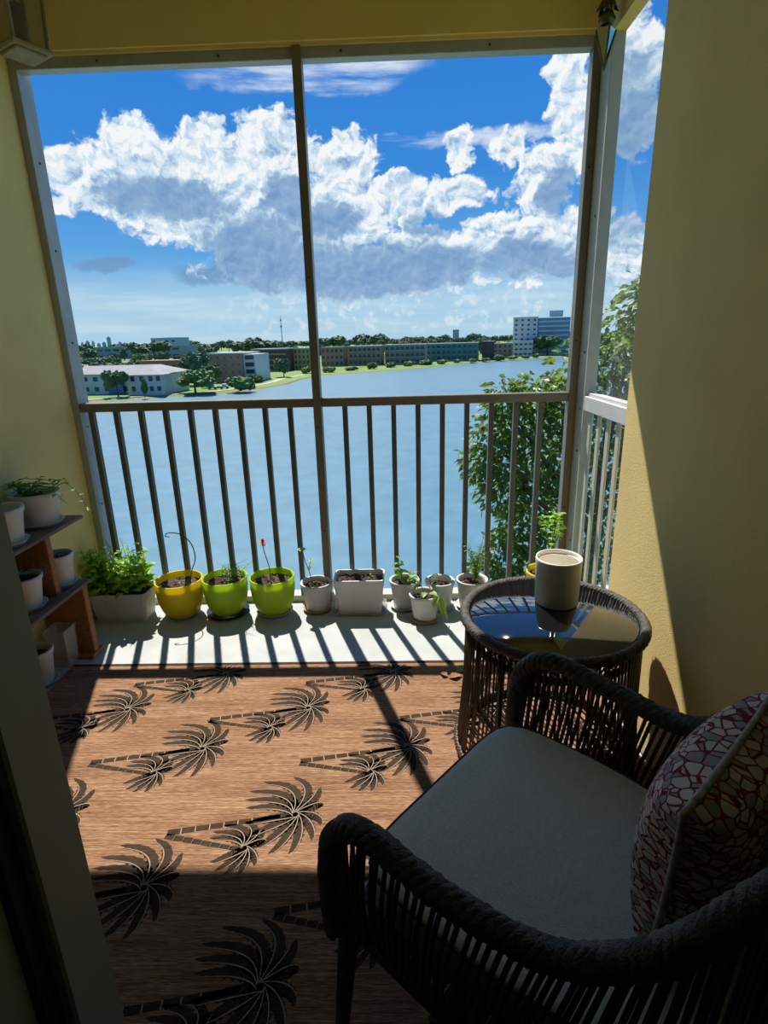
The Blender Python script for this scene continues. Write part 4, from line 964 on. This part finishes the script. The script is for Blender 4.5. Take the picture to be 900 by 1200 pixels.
# ------------------------------------------------------------------ sky and sun
W = bpy.data.worlds.new('world'); S.world = W; W.use_nodes = True
nt = W.node_tree; nt.nodes.clear()
def nd(t, **k):
    n = nt.nodes.new(t)
    for a, v in k.items(): setattr(n, a, v)
    return n
def put(sock, v):
    if hasattr(v, 'is_linked'): nt.links.new(v, sock)
    else: sock.default_value = v
def mth(op, a, b=0.0, c=0.0, clamp=False):
    n = nd('ShaderNodeMath', operation=op, use_clamp=clamp)
    put(n.inputs[0], a); put(n.inputs[1], b); put(n.inputs[2], c); return n.outputs[0]
def mixc(f, a, b):
    n = nd('ShaderNodeMix', data_type='RGBA'); put(n.inputs['Factor'], f); put(n.inputs['A'], a); put(n.inputs['B'], b); return n.outputs['Result']
def sstep(x, lo, hi):
    n = nd('ShaderNodeMapRange', interpolation_type='SMOOTHSTEP'); put(n.inputs[0], x); n.inputs[1].default_value = lo; n.inputs[2].default_value = hi; return n.outputs[0]
tc = nd('ShaderNodeTexCoord'); sx = nd('ShaderNodeSeparateXYZ'); nt.links.new(tc.outputs['Generated'], sx.inputs[0])
az = mth('MULTIPLY', mth('ARCTAN2', sx.outputs[0], sx.outputs[1]), 180/pi)
el = mth('MULTIPLY', mth('ARCSINE', sx.outputs[2]), 180/pi)
cb = nd('ShaderNodeCombineXYZ'); put(cb.inputs[0], az); put(cb.inputs[1], el); P0 = cb.outputs[0]
def noise(vec, scale, det=6, rough=.55, off=(0, 0, 0)):
    v = nd('ShaderNodeVectorMath', operation='ADD'); put(v.inputs[0], vec); v.inputs[1].default_value = off
    n = nd('ShaderNodeTexNoise', noise_dimensions='3D'); n.inputs['Scale'].default_value = scale; n.inputs['Detail'].default_value = det; n.inputs['Roughness'].default_value = rough
    nt.links.new(v.outputs[0], n.inputs['Vector']); return n
wn = noise(P0, .28, 4, .6)
w1_ = nd('ShaderNodeVectorMath', operation='SUBTRACT'); nt.links.new(wn.outputs['Color'], w1_.inputs[0]); w1_.inputs[1].default_value = (.5, .5, .5)
w2_ = nd('ShaderNodeVectorMath', operation='MULTIPLY'); nt.links.new(w1_.outputs[0], w2_.inputs[0]); w2_.inputs[1].default_value = (4.2, 2.6, 0)
w3_ = nd('ShaderNodeVectorMath', operation='ADD'); nt.links.new(P0, w3_.inputs[0]); nt.links.new(w2_.outputs[0], w3_.inputs[1]); PW = w3_.outputs[0]
def blob(a, e, ra, re, vec=None):
    s_ = nd('ShaderNodeVectorMath', operation='SUBTRACT'); nt.links.new(vec or PW, s_.inputs[0]); s_.inputs[1].default_value = (a, e, 0)
    m_ = nd('ShaderNodeVectorMath', operation='MULTIPLY'); nt.links.new(s_.outputs[0], m_.inputs[0]); m_.inputs[1].default_value = (1/ra, 1/re, 0)
    l_ = nd('ShaderNodeVectorMath', operation='DOT_PRODUCT'); nt.links.new(m_.outputs[0], l_.inputs[0]); nt.links.new(m_.outputs[0], l_.inputs[1])
    return mth('SUBTRACT', 1.0, l_.outputs['Value'])           # 1 at centre, 0 on the ellipse
def smax(lst, k=.25):
    r = lst[0]
    for b in lst[1:]: r = mth('SMOOTH_MAX', r, b, k)
    return r
PUFF = [(-24.4, 13.0, 6.3, 3.3), (-18.9, 13.6, 7.0, 3.7), (-12.4, 13.2, 6.0, 4.6), (-22.5, 16.2, 2.2, 2.0), (-16.3, 16.5, 2.8, 1.8), (-10.5, 16.9, 3.7, 2.2), (-26.7, 14.0, 3.8, 1.8), (-12.8, 8.6, 6.1, 3.5), (-27.8, 11.5, 2.5, .9), (-17.8, 10.6, 7.6, 2.4),
        (-5.0, 15.1, 4.4, 2.8), (-4.8, 11.2, 6.7, 4.1), (0.0, 12.2, 5.5, 2.1), (4.6, 12.4, 5.0, 1.6), (-3.4, 6.2, 9.8, 3.0), (-11, 6.6, 6.5, 2.2), (3.1, 7.2, 7.2, 3.4), (6.1, 16.0, 1.5, 2.1), (10.6, 15.6, 2.2, 1.5), (13.6, 13.0, 3.0, 3.6), (15.6, 17.0, 2.0, 4.6), (14.5, 20.7, 1.5, 1.7), (12.5, 8.0, 6.6, 3.6),
        (19.7, 20.7, 2.6, 3.4), (20.3, 16.2, 2.4, 3.0), (20, 7.0, 3.4, 3.6), (-42, 12, 9, 4), (-58, 14, 9, 5), (34, 12, 9, 5), (50, 14, 8, 5), (-36, 24, 6, 1.2)]
mask = smax([blob(*b) for b in PUFF])
n1 = noise(PW, .55, 10, .57); n1b = noise(PW, .55, 10, .57, (-.25, .42, 0)); nb = noise(P0, .16, 3, .5, (7, 3, 1))
dens = mth('ADD', mask, mth('MULTIPLY', mth('SUBTRACT', n1.outputs[0], .5), 2.6))
alpha = sstep(dens, .02, .42)
emb0 = mth('MULTIPLY', mth('SUBTRACT', n1.outputs[0], n1b.outputs[0]), 3.3)
GREY = [(-12.5, 7.6, 7.0, 3.8), (-3.4, 6.0, 10.2, 3.2), (-20, 12.2, 6.5, 1.8), (3.5, 6.6, 6.5, 2.4), (-6.2, 10.6, 3.5, 1.8), (12.5, 6.6, 6.0, 2.0), (15.0, 12.0, 1.8, 2.4), (-9.5, 12.4, 2.4, 2.2), (20.5, 14, 3, 7), (3.5, 10.3, 2.6, 1.3)]
grey = sstep(smax([blob(*b) for b in GREY], .4), -.35, .75)
emb = mth('MULTIPLY', emb0, mth('SUBTRACT', 1.0, mth('MULTIPLY', grey, .58)))
lit = mth('ADD', mth('SUBTRACT', .86, mth('MULTIPLY', grey, .64)), emb)
lit = mth('ADD', lit, mth('MULTIPLY', mth('SUBTRACT', .7, mth('MINIMUM', dens, 1.2)), .22), clamp=True)
cr = nd('ShaderNodeValToRGB'); E = cr.color_ramp.elements
E[0].position = 0.0; E[0].color = (0.18, 0.34, 0.60, 1); E[1].position = 1.0; E[1].color = (0.95, 0.98, 1.0, 1)
for p_, c_ in ((.35, (0.30, 0.47, 0.69, 1)), (.7, (0.62, 0.78, 0.92, 1))):
    x = E.new(p_); x.color = c_
put(cr.inputs[0], lit)
sk = nd('ShaderNodeValToRGB'); E = sk.color_ramp.elements
E[0].position = 0.0; E[0].color = (0.38, 0.62, 0.80, 1); E[1].position = 1.0; E[1].color = (0.035, 0.21, 0.64, 1)
for p_, c_ in ((.06, (0.36, 0.62, 0.84, 1)), (.13, (0.12, 0.40, 0.80, 1)), (.24, (0.045, 0.27, 0.74, 1)), (.40, (0.030, 0.22, 0.70, 1))):
    x = E.new(p_); x.color = c_
put(sk.inputs[0], mth('DIVIDE', el, 60.0))
# thin high streaks and the low hazy layer
strk = nd('ShaderNodeMapping'); strk.inputs['Scale'].default_value = (.10, 1.0, 1); strk.inputs['Rotation'].default_value = (0, 0, radians(-6)); nt.links.new(P0, strk.inputs['Vector'])
ns = noise(strk.outputs[0], .9, 6, .6)
THIN = [(-10.8, 21.1, 5.5, 1.1), (-2.0, 21.6, 4.2, 1.0), (7.0, 16.6, 8.5, .45), (-6, 20.4, 5, .6)]
thin = mth('MULTIPLY', sstep(smax([blob(*b, vec=PW) for b in THIN], .2), -1.2, 1.0), mth('MULTIPLY', sstep(ns.outputs[0], .36, .66), .8))
low = mth('MULTIPLY', mth('SUBTRACT', 1.0, sstep(el, 3.6, 7.2)), mth('ADD', .30, mth('MULTIPLY', sstep(ns.outputs[0], .42, .66), .55)))
col = mixc(thin, sk.outputs[0], (0.86, 0.92, 0.98, 1))
col = mixc(mth('MULTIPLY', low, .8, clamp=True), col, (0.60, 0.78, 0.88, 1))
lown = mth('MULTIPLY', mth('MULTIPLY', sstep(noise(P0, .9, 8, .6, (3, 9, 2)).outputs[0], .50, .66), mth('SUBTRACT', 1.0, sstep(el, 3.2, 5.2))), mth('MULTIPLY', sstep(el, .4, 1.6), .75))
lown = mth('MULTIPLY', lown, sstep(az, -21.0, -10.0))
col = mixc(lown, col, (0.74, 0.85, 0.93, 1))
dk = mth('MULTIPLY', sstep(smax([blob(-26.0, 6.75, 2.6, .7), blob(-15.0, 6.3, 5.4, 1.1)], .2), -.3, .6), .75)
col = mixc(dk, col, (0.17, 0.33, 0.57, 1))
col = mixc(alpha, col, cr.outputs[0])
col = mixc(sstep(el, 0.0, -1.5), col, (0.16, 0.24, 0.26, 1))
bg = nd('ShaderNodeBackground'); put(bg.inputs['Color'], col); bg.inputs['Strength'].default_value = 1.0
ow = nd('ShaderNodeOutputWorld'); nt.links.new(bg.outputs[0], ow.inputs[0])

sl = bpy.data.lights.new('sun', 'SUN'); so = bpy.data.objects.new('sun', sl); COL.objects.link(so)
sl.energy = 7.5; sl.angle = radians(0.6); sl.color = (1.0, 0.95, 0.86)
so.rotation_euler = Vector((-0.231, 0.676, 1.0)).to_track_quat('Z', 'Y').to_euler()

S.view_settings.view_transform = 'Standard'; S.view_settings.look = 'None'
S.view_settings.exposure = 0.0; S.view_settings.gamma = 1.0; S.view_settings.use_curve_mapping = False
S.cycles.max_bounces = 8; S.cycles.transparent_max_bounces = 12; S.cycles.caustics_reflective = False; S.cycles.caustics_refractive = False
